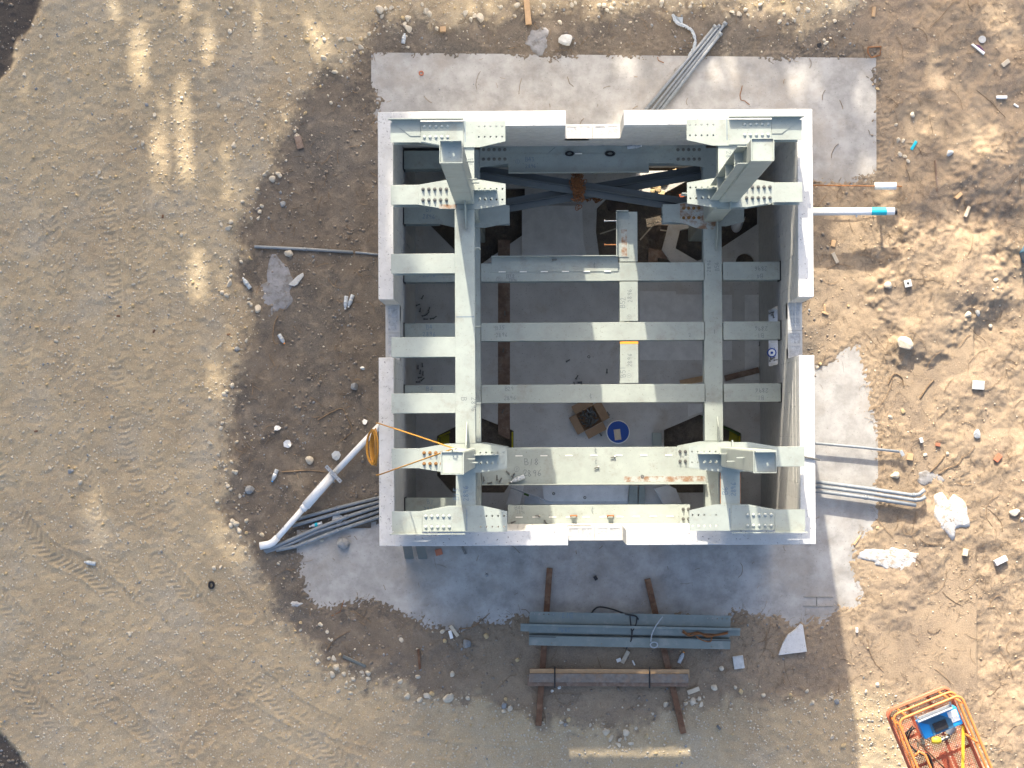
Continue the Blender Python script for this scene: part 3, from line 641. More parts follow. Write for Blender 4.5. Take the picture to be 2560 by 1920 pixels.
# outer edge nodes above the north and south walls ---------------------------
EN = {(-1,1): 'north-west', (1,1): 'north-east', (-1,-1): 'south-west', (1,-1): 'south-east'}
for (sx, sy), cn in EN.items():
    yc = 2.53*sy
    t = thing('edge_beam', 'bolted pale steel edge beam with upstand over the %s corner of the wall' % cn, 'steel beam', (sx*CX, yc, 0), 0, 'edge beams over the wall corners')
    o_ = sx
    pts = [(.96,.13),(.96,-.13),(.60,-.13),(.22,-.20),(-.2,-.20),(-.536,-.125),(-.536,.14),(-.0,.14)]
    hx = [.19+.076*i for i in range(5)]
    MB().plate([(o_*x, sy*y) for x, y in pts], [(-o_*x, sy*y, .0125) for x in hx for y in (-.065,.075)], ZU-.02, ZU).build('flange_plate', M['steel'], t)
    MB().box(-.95,-.006,ZU-.28,.95,.006,ZU-.02) if False else None
    MB().box(min(o_*.95,-o_*.53),-.006,ZU-.28,max(o_*.95,-o_*.53),.006,ZU-.02).build('web', M['steel'], t)
    MB().prism([(o_*x, sy*y) for x, y in ((.94,.12),(.94,-.12),(.60,-.12),(.22,-.19),(-.13,-.19),(-.13,.13))], ZU-.30, ZU-.28).build('bottom_flange', M['steel'], t)
    # splice plate with domed bolts
    MB().prism([(o_*x, sy*y) for x, y in ((.562,.135),(.562,-.125),(.22,-.19),(.01,-.19),(.01,.135))], ZU+.0005, ZU+.012).build('splice_plate', M['steel'], t, bevel=.002)
    for i in range(5):
        for y in (-.065, .075): inst('bolt', BOLT['dome'], t, (o_*(.215+.076*i), sy*y, ZU+.0122))
    # bent plate: mitred leg on the flange and an upstand along the outer edge
    MB().prism([(o_*x, sy*y) for x, y in ((.975,.165),(.70,-.05),(.57,-.05),(.57,.165))], ZU+.0006, ZU+.009).build('bent_plate', M['steel'], t)
    MB().box(min(o_*.985,o_*.01), sy*.165-.005, ZU-.03, max(o_*.985,o_*.01), sy*.165+.005, ZU+.09).build('upstand', M['steel'], t)
    MB().box(-.004 - .0, -.13, ZU+.0008, .003, .15, ZU+.0015).build('marking', M['ink_blue'], t).location = (-o_*.0-.012*o_, 0, 0)
# short north-south pieces between edge beams and columns ----------------------
ns = {}
for (sx, sy), cn in CN.items():
    ns[(sx,sy)] = ibeam({'north-west':'short steel piece half hidden behind the north-west column','north-east':'sunlit steel piece marked B1 2896 beside the north-east column','south-west':'steel piece marked B15 2896 below the south-west column','south-east':'steel piece marked B6 2896 with rusty edges below the south-east column'}[cn],
          (sx*CX, sy*1.90), (sx*CX, sy*2.34), ZU-.021, group='short pieces between columns and edge beams')
t = ns[(1,1)]; write('B1', loc(t, *PL(1842,372,ZU)), .062, -90-math.degrees(t.rotation_euler.z), t); write('2896', loc(t, *PL(1817,378,ZU)), .062, -90-math.degrees(t.rotation_euler.z), t)
t = ns[(-1,-1)]; write('B15', loc(t, *PL(1147,1250,ZU)), .07, 90-math.degrees(t.rotation_euler.z), t, 'ink_blue'); write('2896', loc(t, *PL(1170,1252,ZU)), .066, 90-math.degrees(t.rotation_euler.z), t, 'ink_blue')
t = ns[(1,-1)]; write('B6', loc(t, *PL(1820,1236,ZU)), .07, 90-math.degrees(t.rotation_euler.z), t, 'ink_blue'); write('2896', loc(t, *PL(1840,1240,ZU)), .062, 90-math.degrees(t.rotation_euler.z), t, 'ink_blue')
for s in (-1, 1): MB().box(-.2, s*.129-.004, -.03, .2, s*.129+.004, .004).build('rusty_edge', M['rust'], t)
t = ns[(-1,1)]; write('B1', loc(t, *PL(1171,398,ZU)), .062, -90-math.degrees(t.rotation_euler.z), t)

# ------------------------------------------------------------------ lower level
def both(label, a, b, **k): return ibeam(label, a, b, ZL, **k)
lg = both('lower steel girder under the long upper girder, mostly hidden', (-CX, 1.52), (-CX, -1.52))
rg = both('shaded steel girder marked B56 running between the eastern columns', (CX, 1.54), (CX, -1.52))
write('2896', loc(rg, *PL(1777,679,ZL)), .055, -90-math.degrees(rg.rotation_euler.z)+180+0, rg, 'ink'); write('B56', loc(rg, *PL(1797,676,ZL)), .055, 90-math.degrees(rg.rotation_euler.z), rg)
MB().box(-.03,-.003,.001,.03,.003,.0016).build('marking', M['ink'], rg).location = loc(rg, *PL(1786,829,ZL), 0)
for sy in (1, -1):
    MB().prism([(0,0),(.40,0),(.40,.02),(.1,.30),(0,.30)], -.006, .006, Matrix.Translation(loc(rg, CX+.05, sy*(CX-.14), 0)) @ Matrix.Rotation(-math.radians(math.degrees(rg.rotation_euler.z)), 4, 'Z') @ Matrix.Rotation(-sy*math.pi/2, 4, 'Z') @ Matrix.Rotation(math.pi/2, 4, 'X')).build('fin_plate', M['steel'], rg)
XA, XB = PL(1203,830,ZL)[0], PL(1763,830,ZL)[0]
YB = {'B38': .888, 'B35': .041, 'B29': -.839}
mids = {}
for n, y in YB.items():
    mids[n] = both({'B38':'lower cross beam marked B38 carrying a bent plate on its north edge','B35':'middle lower cross beam marked B35 between the girders','B29':'lower cross beam marked B29, southernmost of the three'}[n], (XA, y), (XB, y), group='lower cross beams')
    tabs = MB()
    for x in (XA-.03, XB-.0): tabs.box(x, y-.005, ZL-.2, x+.03, y+.005, ZL-.03)
t = mids['B38']; write('O', loc(t, *PL(1243,702,ZL)), .034, 0, t); write('B38', loc(t, *PL(1266,696,ZL)), .055, 0, t); write('2896', loc(t, *PL(1272,704,ZL)), .04, 0, t)
t = mids['B35']; write('B35', loc(t, *PL(1240,824,ZL)), .055, 0, t); write('2896', loc(t, *PL(1240,842,ZL)), .055, 0, t); write('2', loc(t, *PL(1724,842,ZL)), .05, 20, t)
t = mids['B29']; write('B29', loc(t, *PL(1263,977,ZL)), .055, 0, t); write('2896', loc(t, *PL(1261,1000,ZL)), .055, 0, t); write('C', loc(t, *PL(1475,995,ZL)), .05, 0, t)
# bent plate on B38: leg, upstand, weld stitches
def bent_plate(t, u0, u1, vw, ve, up_side, zt, welds=8, mat='steel', hup=.10, wcol='weld'):
    x0, y0 = PL(u0, vw, zt); x1, y1 = PL(u1, ve, zt); lo, hi = min(y0, y1), max(y0, y1)
    T = Matrix.Translation(-Vector((t.location.x, t.location.y, 0)))
    b = MB().box(x0, lo, .0008, x1, hi, .010, T).build('bent_plate', M[mat], t)
    yy = hi if up_side > 0 else lo
    MB().box(x0, yy-.005, -.02, x1, yy+.005, hup, T).build('upstand', M[mat], b)
    yw = lo if up_side > 0 else hi
    w = MB(); n = welds
    for i in range(n):
        xc = x0+(x1-x0)*(i+.5)/n; w.box(xc-.05, yw-.007, .001, xc+.05, yw+.007, .016, T)
    w.build('weld_beads', M[wcol], b)
    return b
def reset_rot(t):
    """beams are built along +x here, so their children can use plain plan offsets"""
    return t
bent_plate(mids['B38'], 1229, 1545, 680, 640, 1, ZL, 6)
write('C', loc(mids['B38'], *PL(1484,668,ZL), .0115), .05, 0, mids['B38'])
# short pieces between the cross beams, B52 and B51, and the arm north of B38
bx = PL(1572, 750, ZL)[0]
b52 = both('sunlit short piece marked B52 2896 between two lower cross beams', (bx, .745), (bx, .185), group='short lower pieces')
b51 = both('short piece marked B51 2896 with an orange painted end', (bx, -.105), (bx, -.695), group='short lower pieces')
arm = both('short arm north of the B38 beam with bent plate and shear studs', (bx, 1.74), (bx, 1.03), group='short lower pieces')
for t, n, v in ((b52, 'B52', 769), (b51, 'B51', 942)):
    r = 90-math.degrees(t.rotation_euler.z)
    write(n, loc(t, *PL(1563,v,ZL)), .07, r, t); write('2896', loc(t, *PL(1580,v-(14 if n == 'B52' else 26),ZL)), .062, r, t); write('O', loc(t, *PL(1576,v+(26 if n == 'B52' else 0),ZL)), .036, r, t)
MB().box(-.295,-.129,.001,-.262,.129,.002).build('paint_mark', M['lime'], b51)
T = Matrix.Rotation(math.pi/2, 4, 'Z')       # arm frame: x runs south
ap = MB().box(-.36,-.165,.001,.29,.0,.010).build('bent_plate', M['steel'], arm)
MB().box(-.36,-.175,-.02,.29,-.165,.11).build('upstand', M['steel'], ap); MB().box(-.365,-.175,-.02,-.355,0,.11).build('upstand', M['steel'], ap)
MB().box(-.1,-.10,.0102,.28,-.02,.011).build('rust_patch', M['steel_rust'], ap)
for sx_ in (-.22, .12):
    st = MB().tube([(sx_,-.175,.06),(sx_,-.33,.06)], .009, 8); st.tube([(sx_,-.33,.06),(sx_,-.345,.06)], .017, 8); st.build('shear_stud', M['rust'] if sx_ > 0 else M['galv'], arm)
# lower west stubs and lower east stubs
for y, n, d in ((2.50,None,'northernmost lower west stub in deep shade'),(CX,'B7','lower west stub marked B7 beside the north-west column'),(.888,'B3','lower west stub half under the northern upper stub'),(.041,'B4','lower west stub marked B4 2896'),(-.839,'B4','lower west stub half under the southern upper stub'),(-2.44,'B1','lower west stub near the south wall, marked B1')):
    x1 = -CX-.129 if n not in ('B7',) else -CX-.45
    t = ibeam(d, (-2.665, y), (x1, y), ZL, group='lower west stub beams')
    if n: write(n, loc(t, -2.35, y+.045), .06, 0, t, 'ink_blue'); write('2896', loc(t, -2.40, y-.055), .06, 0, t, 'ink_blue')
    MB().box(-(x1+2.665)/2-.012,-.14,-.33,-(x1+2.665)/2-.001,.14,.03).build('bearing_plate', M['black'], t)
for y, n, d in ((.888,'B4','northern lower east stub, set between girder and wall'),(.041,'B1','middle lower east stub, set between girder and wall'),(-.839,'B1','southern lower east stub, set between girder and wall')):
    t = ibeam(d, (CX+.145, y), (2.665, y), ZL, group='lower east stub beams')
    write('2896', loc(t, 2.48, y+.06), .06, 180, t); write(n, loc(t, 2.42, y-.045), .06, 180, t)
    MB().box((2.665-CX-.145)/2+.001,-.14,-.33,(2.665-CX-.145)/2+.012,.14,.03).build('bearing_plate', M['black'], t)
# north beam B43, inner beam B18 and south beam B46 -----------------------------
yN = PL(1480, 386.5, ZL)[1]; yM = PL(1480, 1141, ZL)[1]; yS = PL(1480, 1285, ZL)[1]
xl, xr = PL(1200,386,ZL)[0], PL(1765,386,ZL)[0]
b43 = both('shaded northern lower beam marked B43 with a long bent plate', (xl, yN), (xr, yN))
bent_plate(b43, 1271, 1622, 385.6, 431, -1, ZL, 1)
write('O', loc(b43, *PL(1291,407,ZL), .0115), .036, 0, b43, 'ink_blue'); write('B43', loc(b43, *PL(1314,403,ZL), .0115), .06, 0, b43, 'ink_blue'); write('2896', loc(b43, *PL(1314,420,ZL), .0115), .05, 0, b43, 'ink_blue')
write('/', loc(b43, *PL(1372,383,ZL)), .08, 0, b43)
b18 = both('wide sunlit lower beam marked B18 2896 with bent plate and rust', (xl, yM), (xr, yM), d=.24)
bp18 = bent_plate(b18, 1204, 1766, 1140, 1209, -1, ZL, 9)
write('O', loc(b18, *PL(1288,1177,ZL), .0115), .042, 0, b18); write('B18', loc(b18, *PL(1312,1163,ZL), .0115), .088, 0, b18); write('2896', loc(b18, *PL(1308,1190,ZL), .0115), .088, 0, b18)
for v in (1132, 1160): write('C', loc(b18, *PL(1487,v,ZL), .0116), .055, 0, b18)
x0, y0 = PL(1560, 1205, ZL); x1, y1 = PL(1764, 1190, ZL)
MB().box(x0, y0, .0105, x1, y1, .0112, Matrix.Translation(-Vector((b18.location.x, b18.location.y, 0)))).build('rust_patch', M['steel_rust'], b18)
b46 = both('sunlit lower beam marked B46 along the south wall with rusty tabs', (PL(1270,1285,ZL)[0], yS), (PL(1725,1285,ZL)[0], yS))
bent_plate(b46, 1277, 1696, 1293, 1310, -1, ZL, 10)
write('B46', loc(b46, *PL(1288,1274,ZL)), .055, 0, b46); write('2896', loc(b46, *PL(1292,1284,ZL)), .04, 0, b46); write('C', loc(b46, *PL(1478,1281,ZL)), .06, 0, b46)
for u in (1434, 1526):
    q = loc(b46, *PL(u, 1292, ZL), 0)
    MB().box(-.035,-.006,0,.035,.006,.09).build('tab', M['steel'], b46).location = (q.x, q.y-.0, .008)
    MB().tube([(-.05,0,.0),(.05,0,.0)], .016, 8).build('rusty_weld', M['rust'], b46).location = (q.x, q.y+.012, .02)
def splice(t, u0, u1, vc, n, dv=26, mat='steel', z=ZL, taper=0):
    x0, yc = PL(u0, vc, z); x1, _ = PL(u1, vc, z); T = Matrix.Translation(-Vector((t.location.x, t.location.y, 0)))
    sp = MB().prism([(x0,yc-.135),(x1,yc-.135-max(taper,0)),(x1,yc+.135+max(taper,0)),(x0,yc+.135)] if taper >= 0 else [(x0,yc-.135+taper),(x1,yc-.135),(x1,yc+.135),(x0,yc+.135-taper)], .0008, .012, T).build('splice_plate', M['steel'], t)
    k = 1
    for i in range(n):
        for s in (-1, 1): inst('bolt', BOLT[mat], t, (x0+.05+.076*i-t.location.x, yc+s*.068-t.location.y, .0125))
splice(b43, 1200, 1270, 386.5, 5, taper=-.05); splice(b43, 1686, 1765, 386.5, 5, taper=.05)
splice(b18, 1691, 1766, 1141, 4, taper=.06); splice(b18, 1205, 1268, 1141, 4, taper=-.06)
splice(b46, 1270, 1277, 1285, 0); splice(b46, 1699, 1725, 1285, 2)
# lower north-east stub with rusty bolts
xs_, xe_ = PL(1657,527,ZL)[0], CX-.2
t = ibeam('short lower stub with rusty bolts west of the north-east column', (xs_, CX), (xe_, CX), ZL)
x0 = PL(1700,527,ZL)[0]
MB().prism([(x0-t.location.x,-.13),(x0+.24-t.location.x,-.22),(xe_+.25-t.location.x,-.24),(xe_+.25-t.location.x,.2),(x0-t.location.x,.13)], .001, .013).build('splice_plate', M['steel_rust'], t)
for i in range(4):
    for s in (-1, 1): inst('bolt', BOLT['rust'], t, (x0+.05+.072*i-t.location.x, s*.068, .0132))
t = ibeam('short lower stub in shade east of the north-west column', (-CX+.2, CX), (-CX+.55, CX), ZL)
# the inner ends of lower south column brackets
for sx in (-1, 1):
    t = ibeam('lower bracket piece south of the %s column' % ('south-west' if sx < 0 else 'south-east'), (sx*CX, -1.92), (sx*CX, -2.64), ZL)
    t = ibeam('lower bracket piece north of the %s column' % ('north-west' if sx < 0 else 'north-east'), (sx*CX, 1.92), (sx*CX, 2.64), ZL)
# crossed horizontal braces in the north bay
for i, (ya, yb) in enumerate(((2.36, 1.83), (1.83, 2.36))):
    p, q = Vector((-CX+.12, ya, 0)), Vector((CX-.12, yb, 0)); c = (p+q)/2; d = q-p
    t = thing('brace_angle', 'dark steel brace angle falling towards the north-east column' if i == 0 else 'dark steel brace angle rising towards the north-east corner', 'brace', (c.x, c.y, 2.55-.14*i), math.atan2(d.y, d.x), 'crossed braces')
    L = d.length/2
    MB().box(-L,-.10,-.01,L,.10,0).build('leg', M['steel_dark'], t); MB().box(-L,-.004,0,L,.004,.09).build('rib', M['steel_dark'], t)
    for x in (-.9, .9): MB().box(x-.1,-.016,.0,x+.1,.016,.012).build('clip', M['steel_dark'], t)
# ================================================================== things lying inside the enclosure
def bolt_pile(label, spots, z, cat='bolt', grp='loose bolts'):
    for (u, v, r) in spots:
        o = inst('loose_bolt', LOOSE, None, P(u, v, z+.018), (0, 0, math.radians(r))); tag(o, label, cat, grp)
bolt_pile('loose black bolt on the shaded floor by the west wall', [(1043,763,20),(1050,777,80),(1058,790,15),(1068,785,50),(1078,797,10),(1072,775,70),(1062,798,0),(1085,795,35),(1055,745,60)], 0, grp='bolts scattered by the west wall')
bolt_pile('loose black bolt near the wall between the west stubs', [(1045,920,90),(1050,932,80),(1056,915,95),(1048,944,10),(1055,950,40),(1043,955,0),(1057,936,85)], 0, grp='bolts lined up by the west wall')
bolt_pile('dark bolt on the middle of the shaded floor', [(1517,930,85),(1418,903,30),(1502,1087,130),(1441,945,60),(1447,956,10),(1452,962,70),(1437,962,110),(1444,968,20),(1460,964,150),(1262,785,90),(1258,877,80),(1256,1030,60),(1899,862,90)], 0, grp='bolts on the floor')
bolt_pile('bolt left on the sunlit B18 plate', [(1210,1200,100),(1222,1208,15),(1243,1197,95),(1250,1202,60),(1272,1183,140),(1282,1190,60),(1275,1207,20),(1494,1168,200),(1535,1142,195)], ZL+.012, grp='bolts on the B18 beam')
bolt_pile('bolt left on the B46 beam by the south wall', [(1347,1290,175),(1363,1303,300),(1281,1306,20)], ZL+.012, grp='bolts on the B46 beam')
bolt_pile('black bolt lying on the bent plate of the B38 beam', [(1384,650,10)], ZL+.012)
ring = MB()
for k in range(16):
    pass
def washer(u, v, z, label):
    b = MB(); n = 14
    for k in range(n):
        a, c = math.tau*k/n, math.tau*(k+1)/n
        b.add([(.024*math.cos(a),.024*math.sin(a),.006),(.024*math.cos(c),.024*math.sin(c),.006),(.012*math.cos(c),.012*math.sin(c),.006),(.012*math.cos(a),.012*math.sin(a),.006),
               (.024*math.cos(a),.024*math.sin(a),0),(.024*math.cos(c),.024*math.sin(c),0),(.012*math.cos(c),.012*math.sin(c),0),(.012*math.cos(a),.012*math.sin(a),0)], [(0,1,2,3),(4,5,1,0),(3,2,6,7)])
    o = b.build('washer', M['bolt']); o.location = P(u, v, z); tag(o, label, 'washer')
washer(1472, 892, .002, 'small dark washer on the shaded floor near the B51 piece'); washer(1606, 1191, ZL+.012, 'round washer lying on the B18 plate near the rust')
washer(1384, 1234, .062, 'dark washer on the raised pad, left one'); washer(1462, 1244, .062, 'dark washer on the raised pad, right one')
# two shackles / coiled wire on the north beam
for u, d in ((1424, 'dark coiled wire tie on the B43 beam, left one'), (1525, 'dark coiled wire tie on the B43 beam, right one')):
    c = P(u, 384, ZL+.03); b = MB()
    for k in range(5):
        r = random.uniform(.03, .055); ph = random.random()*6
        b.tube([c+Vector((r*1.3*math.cos(ph+t*.7), r*.7*math.sin(ph+t*.7), .02*math.sin(t+k))) for t in range(10)], .006, 5)
    tag(b.build('wire_tie', M['black']), d, 'wire')
# bottles -------------------------------------------------------------
def bottle(u, v, z, rz, label, cap='white', band='blue', L=.21, tilt=0, on=None):
    p = G(u, v, .033) if z is None else P(u, v, z+.033)
    t = thing('plastic_bottle', label, 'bottle', p, math.radians(rz))
    R = Matrix.Rotation(math.pi/2, 4, 'Y')
    MB().lathe([(.028,-L*.5),(.033,-L*.47),(.032,-L*.2),(.030,-L*.1),(.033,0),(.033,L*.15),(.026,L*.28),(.013,L*.38),(.012,L*.43)], 12, R).build('body', M['plastic'], t, smooth=True)
    MB().lathe([(.0335,-L*.15),(.0335,L*.08)], 12, R).build('paper_band', M[band], t, smooth=True)
    MB().lathe([(.015,L*.42),(.015,L*.5)], 10, R).build('cap', M[cap], t)
    return t
bottle(1294, 1198, ZL+.012, 22+180, 'clear plastic bottle lying on the B18 beam', band='plastic')
bottle(1586, 366, ZL+.0, 5, 'clear plastic bottle on the B43 beam near the north wall', band='plastic')
bottle(617, 708, None, 125, 'clear bottle at the gravel edge left of the grey powder patch', band='plastic')
bottle(865, 757, None, 265, 'clear bottle, left one of the pair on the dirt', band='plastic'); bottle(877, 753, None, 250, 'clear bottle, right one of the pair on the dirt', band='plastic')
bottle(705, 848, None, -60, 'crushed bottle with an orange cap on the dirt', cap='lime', band='plastic', L=.17)
bottle(687, 1189, None, 248, 'bottle with blue cap beside the root left of the white pipe', cap='blue', band='white')
bottle(790, 1312, None, 195, 'bottle with blue band between the grey conduits', band='teal')
bottle(1010, 97, None, 80, 'clear bottle on grey dirt north of the apron', band='plastic', L=.16)
bottle(1703, 1643, None, 65, 'bottle with orange cap south of the bundled steel', cap='lime', band='plastic', L=.19)
bottle(226, 1407, None, 170, 'crushed clear bottle in the tyre ruts', band='plastic', L=.18)
# bucket with a blue lid
t = thing('bucket', 'bucket with round blue lid and paper label on the floor', 'bucket', P(1543,1080,.0), 0)
MB().lathe([(.135,0),(.165,.36)], 28).build('body', M['white'], t, smooth=True)
MB().lathe([(.178,.352),(.182,.36),(.182,.375),(.176,.380)], 32).build('rim', M['white'], t, smooth=True)
MB().lathe([(.168,.3805),(.166,.384)], 32).build('lid', M['lid'], t)
MB().cbox((-.01,-.04,.3855), (.10,.165,.002), .12).build('paper_label', M['wood_pale'], t)
# open cardboard box full of bolts
t = thing('cardboard_box', 'torn open cardboard box heaped with dark bolts', 'box', P(1472,1045,0), math.radians(28))
MB().box(-.16,-.15,0,.16,.15,.012).build('base', M['card'], t)
for (x0,y0,x1,y1) in ((-.16,-.15,.16,-.142),(-.16,.142,.16,.15),(-.16,-.142,-.152,.142),(.152,-.142,.16,.142)): MB().box(x0,y0,.012,x1,y1,.13).build('side', M['card'], t)
for ang, w in ((0,.30),(90,.32),(180,.30),(270,.32)):
    R = Matrix.Rotation(math.radians(ang), 4, 'Z') @ Matrix.Translation((.155,0,.13)) @ Matrix.Rotation(math.radians(random.uniform(-5,25)), 4, 'Y')
    MB().box(0,-w/2,0,.13,w/2,.006,R).build('flap', M['card'], t)
for i in range(46):
    a = random.random()*math.tau; r = .125*math.sqrt(random.random())
    o = inst('loose_bolt', LOOSE, None, t.location + Vector((r*math.cos(a), r*math.sin(a), .06+.05*random.random())), (random.uniform(-.4,.4), random.uniform(-.5,.5), random.random()*6.28), (1.1,)*3)
    tag(o, 'dark bolt in the heap inside the cardboard box', 'bolt', 'bolts in the cardboard box')
bolt_pile('dark nut or bolt spilled beside the cardboard box', [(1510,1034,10),(1516,1040,60),(1522,1036,120),(1513,1047,30),(1506,1042,90),(1434,1041,10),(1500,1030,150)], 0, grp='bolts spilled beside the box')
MB().box(-.07,-.10,0,.07,.10,.2).build('steel_box', M['steel'])
o = bpy.data.objects['steel_box']; o.location = P(1641,1098,0); tag(o, 'small grey steel box beside the south-east footing pit', 'steel box')
def strut(p, q, w, h, label, slots=4, mat='galv', z0=0):
    p, q = Vector(p), Vector(q); c = (p+q)/2; d = q-p; L = Vector((d.x, d.y, 0)).length
    t = thing('strut_channel', label, 'strut channel', c, math.atan2(d.y, d.x))
    hs = [[(-L/2+L*(i+.5)/slots-.018,-.006),(-L/2+L*(i+.5)/slots+.018,-.006),(-L/2+L*(i+.5)/slots+.018,.006),(-L/2+L*(i+.5)/slots-.018,.006)] for i in range(slots)]
    pl = loops_plate([[(-L/2,-w/2),(L/2,-w/2),(L/2,w/2),(-L/2,w/2)]]+hs, h-.004, h); pl.build('channel_back', M[mat], t)
    MB().box(-L/2,-w/2,0,L/2,-w/2+.004,h-.004).build('channel_side', M[mat], t); MB().box(-L/2,w/2-.004,0,L/2,w/2,h-.004).build('channel_side', M[mat], t)
    return t
strut(P(1714,1068,-.3), P(1742,1086,-.3), .042, .04, 'slotted strut channel in the south-east footing pit', mat='wood_pale')
def plank(p, q, w, h, label, mat='wood', name='timber', cat='timber', grp=None, z=None):
    p, q = Vector(p), Vector(q); d = q-p; L = d.length
    T = Matrix.Translation((p+q)/2) @ d.to_track_quat('X', 'Z').to_matrix().to_4x4()
    b = MB().box(-L/2,-w/2,0,L/2,w/2,h); o = b.build(name, M[mat], bevel=.004); o.matrix_world = T; tag(o, label, cat, grp); return o
plank(P(1812,946,.02), P(1897,925,.02), .09, .04, 'short brown timber on the floor under the east stubs')
plank(P(1700,958,.01), P(1770,944,.01), .09, .03, 'brown timber half hidden under the B29 beam', 'wood_new')
# boards and offcuts south of B18
def slabthing(name, px, z0, z1, mat, label, cat):
    c = P(sum(p[0] for p in px)/len(px), sum(p[1] for p in px)/len(px), z1)
    b = MB().prism([tuple((P(u, v, z1)-c)[:2]) for u, v in px], z0-z1, 0); o = b.build(name, M[mat], bevel=.004); o.location = c; return tag(o, label, cat)
slabthing('board', [(1280,1213),(1310,1213),(1300,1262),(1264,1262)], .3, .34, 'floor2', 'pale board leaning in the gap south of the B18 beam, left', 'board')
slabthing('board', [(1312,1240),(1345,1240),(1352,1264),(1310,1264)], .24, .27, 'galv', 'slotted light panel in the gap beside the pale board', 'panel')
slabthing('foam_box', [(1637,1222),(1668,1212),(1690,1222),(1706,1262),(1660,1262)], .1, .38, 'floor2', 'white foam box in the gap south of the B18 beam, right', 'box')
slabthing('steel_offcut', [(1575,1214),(1594,1214),(1594,1262),(1572,1262)], .05, .30, 'steel', 'left grey steel offcut standing in the gap south of B18', 'steel offcut')
slabthing('steel_offcut', [(1598,1214),(1612,1214),(1612,1262),(1596,1262)], .05, .28, 'steel', 'right grey steel offcut standing in the gap south of B18', 'steel offcut')
o = MB().tube([P(1276,1218,.45), P(1392,1262,.40)], .012, 8).build('metal_rod', M['galv']); tag(o, 'thin metal rod with green tape crossing the southern gap', 'rod')
o = MB().tube([P(1310,1234,.448), P(1322,1239,.444)], .017, 8).build('green_tape', M['green']); o.parent = bpy.data.objects['metal_rod']
# east window sill clutter
t = thing('tape_reel', 'round blue and white tape reel on the east window sill', 'reel', P(1929,882,1.43), 0)
MB().lathe([(.07,0),(.07,.03)], 18).build('outer_ring', M['lid'], t); MB().lathe([(.052,.031),(.05,.034)], 18).build('disc', M['white'], t); MB().lathe([(.02,.035),(.018,.045)], 12).build('hub', M['lid'], t)
slabthing('concrete_block', [(1921,778),(1938,770),(1948,800),(1947,812),(1921,812)], 1.42, 1.48, 'cap', 'white block on the east window sill, upper', 'block')
slabthing('concrete_block', [(1922,858),(1948,858),(1946,884),(1940,908),(1921,908)], 1.421, 1.427, 'cap', 'white board on the east window sill, lower', 'board')
bolt_pile('black bolt on the east window sill', [(1925,783,20),(1931,786,60),(1934,792,100),(1930,897,30),(1925,901,80),(1937,900,10)], 1.485, grp='bolts on the east window sill')
# pipe and drain at the north-east pit
o = MB().tube([P(1832,592,-.35), P(1850,540,.0)], .085, 16).build('pvc_pipe', M['pvc'], smooth=True); tag(o, 'short fat white pipe standing in the north-east footing pit', 'pipe')
MB().tube([P(1850,540,.0)+Vector((0,0,0)), P(1851,536,.03)], .078, 16).build('pipe_mouth', M['black'], o).matrix_parent_inverse = Matrix.Identity(4)
# rusty chain heap hung over the crossed braces
def chain_heap(c, rx, ry, n, label, mat='rust', name='chain', cat='chain'):
    b = MB()
    for k in range(n):
        q = c + Vector((random.gauss(0,1)*rx, random.gauss(0,1)*ry, random.random()*.08))
        a = random.random()*math.tau; e = random.uniform(.03,.05); R = Matrix.Translation(q) @ Matrix.Rotation(a, 4, 'Z') @ Matrix.Rotation(random.uniform(-1.3,1.3), 4, 'X')
        b.tube([R @ Vector((e*math.cos(t), e*.55*math.sin(t), 0)) for t in [math.tau*i/8 for i in range(9)]], .006, 5, cap=False)
    tag(b.build(name, M[mat]), label, cat)
chain_heap(P(1444, 466, 2.62), .05, .13, 110, 'rusty chain heaped where the dark braces cross')
chain_heap(P(1480, 492, 2.2), .14, .03, 40, 'rusty wire trailing from the brace crossing', name='rusty_wire', cat='wire')
# rubble and rods on the dug soil
def rubble(u, v, z, s, mat, label, cat='rubble', grp=None, sq=(1,1,.6)):
    o = inst('concrete_lump', random.choice(ROCKS[mat]), None, P(u, v, z), (random.uniform(-.3,.3), random.uniform(-.3,.3), random.random()*6.3), (s*sq[0], s*sq[1], s*sq[2])); return tag(o, label, cat, grp)
def rock_meshes(mat, n=5, sub=2, rough=.35):
    out = []
    for i in range(n):
        bm = bmesh.new(); bmesh.ops.create_icosphere(bm, subdivisions=sub, radius=1)
        r = np.random.default_rng(100+i+sum(map(ord, mat)) % 97)
        ax = [Vector(r.normal(size=3)).normalized() for _ in range(9)]; cut = r.uniform(.42, .88, 9)
        for v in bm.verts:
            for a, c in zip(ax, cut):
                d = v.co.dot(a)
                if d > c: v.co -= a*(d-c)*.9
            v.co *= 1 + rough*.12*(r.random()-.5)
        me = bpy.data.meshes.new('stone'); bm.to_mesh(me); bm.free(); me.materials.append(M[mat])
        out.append(me)
    return out
ROCKS = {k: rock_meshes(k) for k in ('rock', 'rock2', 'rock3', 'rubble', 'soil')}
for (u, v, s) in ((1638,458,.10),(1646,472,.07),(1634,478,.06),(1661,452,.09),(1672,441,.07),(1690,436,.09),(1705,432,.08),(1716,434,.06),(1655,486,.07)):
    rubble(u, v, .0, s, 'rock2', 'sunlit broken tan rubble just inside the north wall', grp='rubble inside the north wall')
for (a, b) in (((1618,560),(1700,545)),((1600,600),(1640,555)),((1500,585),(1545,570)),((1665,640),(1672,610)),((1650,575),(1685,580))):
    plank(P(*a,-.08), P(*b,-.06), .02, .02, 'thin pale stick on the dug soil inside the enclosure', 'wood_pale', 'stick', 'stick', 'sticks on the dug soil')
slabthing('brick', [(1622,620),(1670,628),(1668,648),(1645,645),(1640,690),(1618,690)], -.14, -.06, 'wood', 'brown board piece lying on the dug soil', 'board')
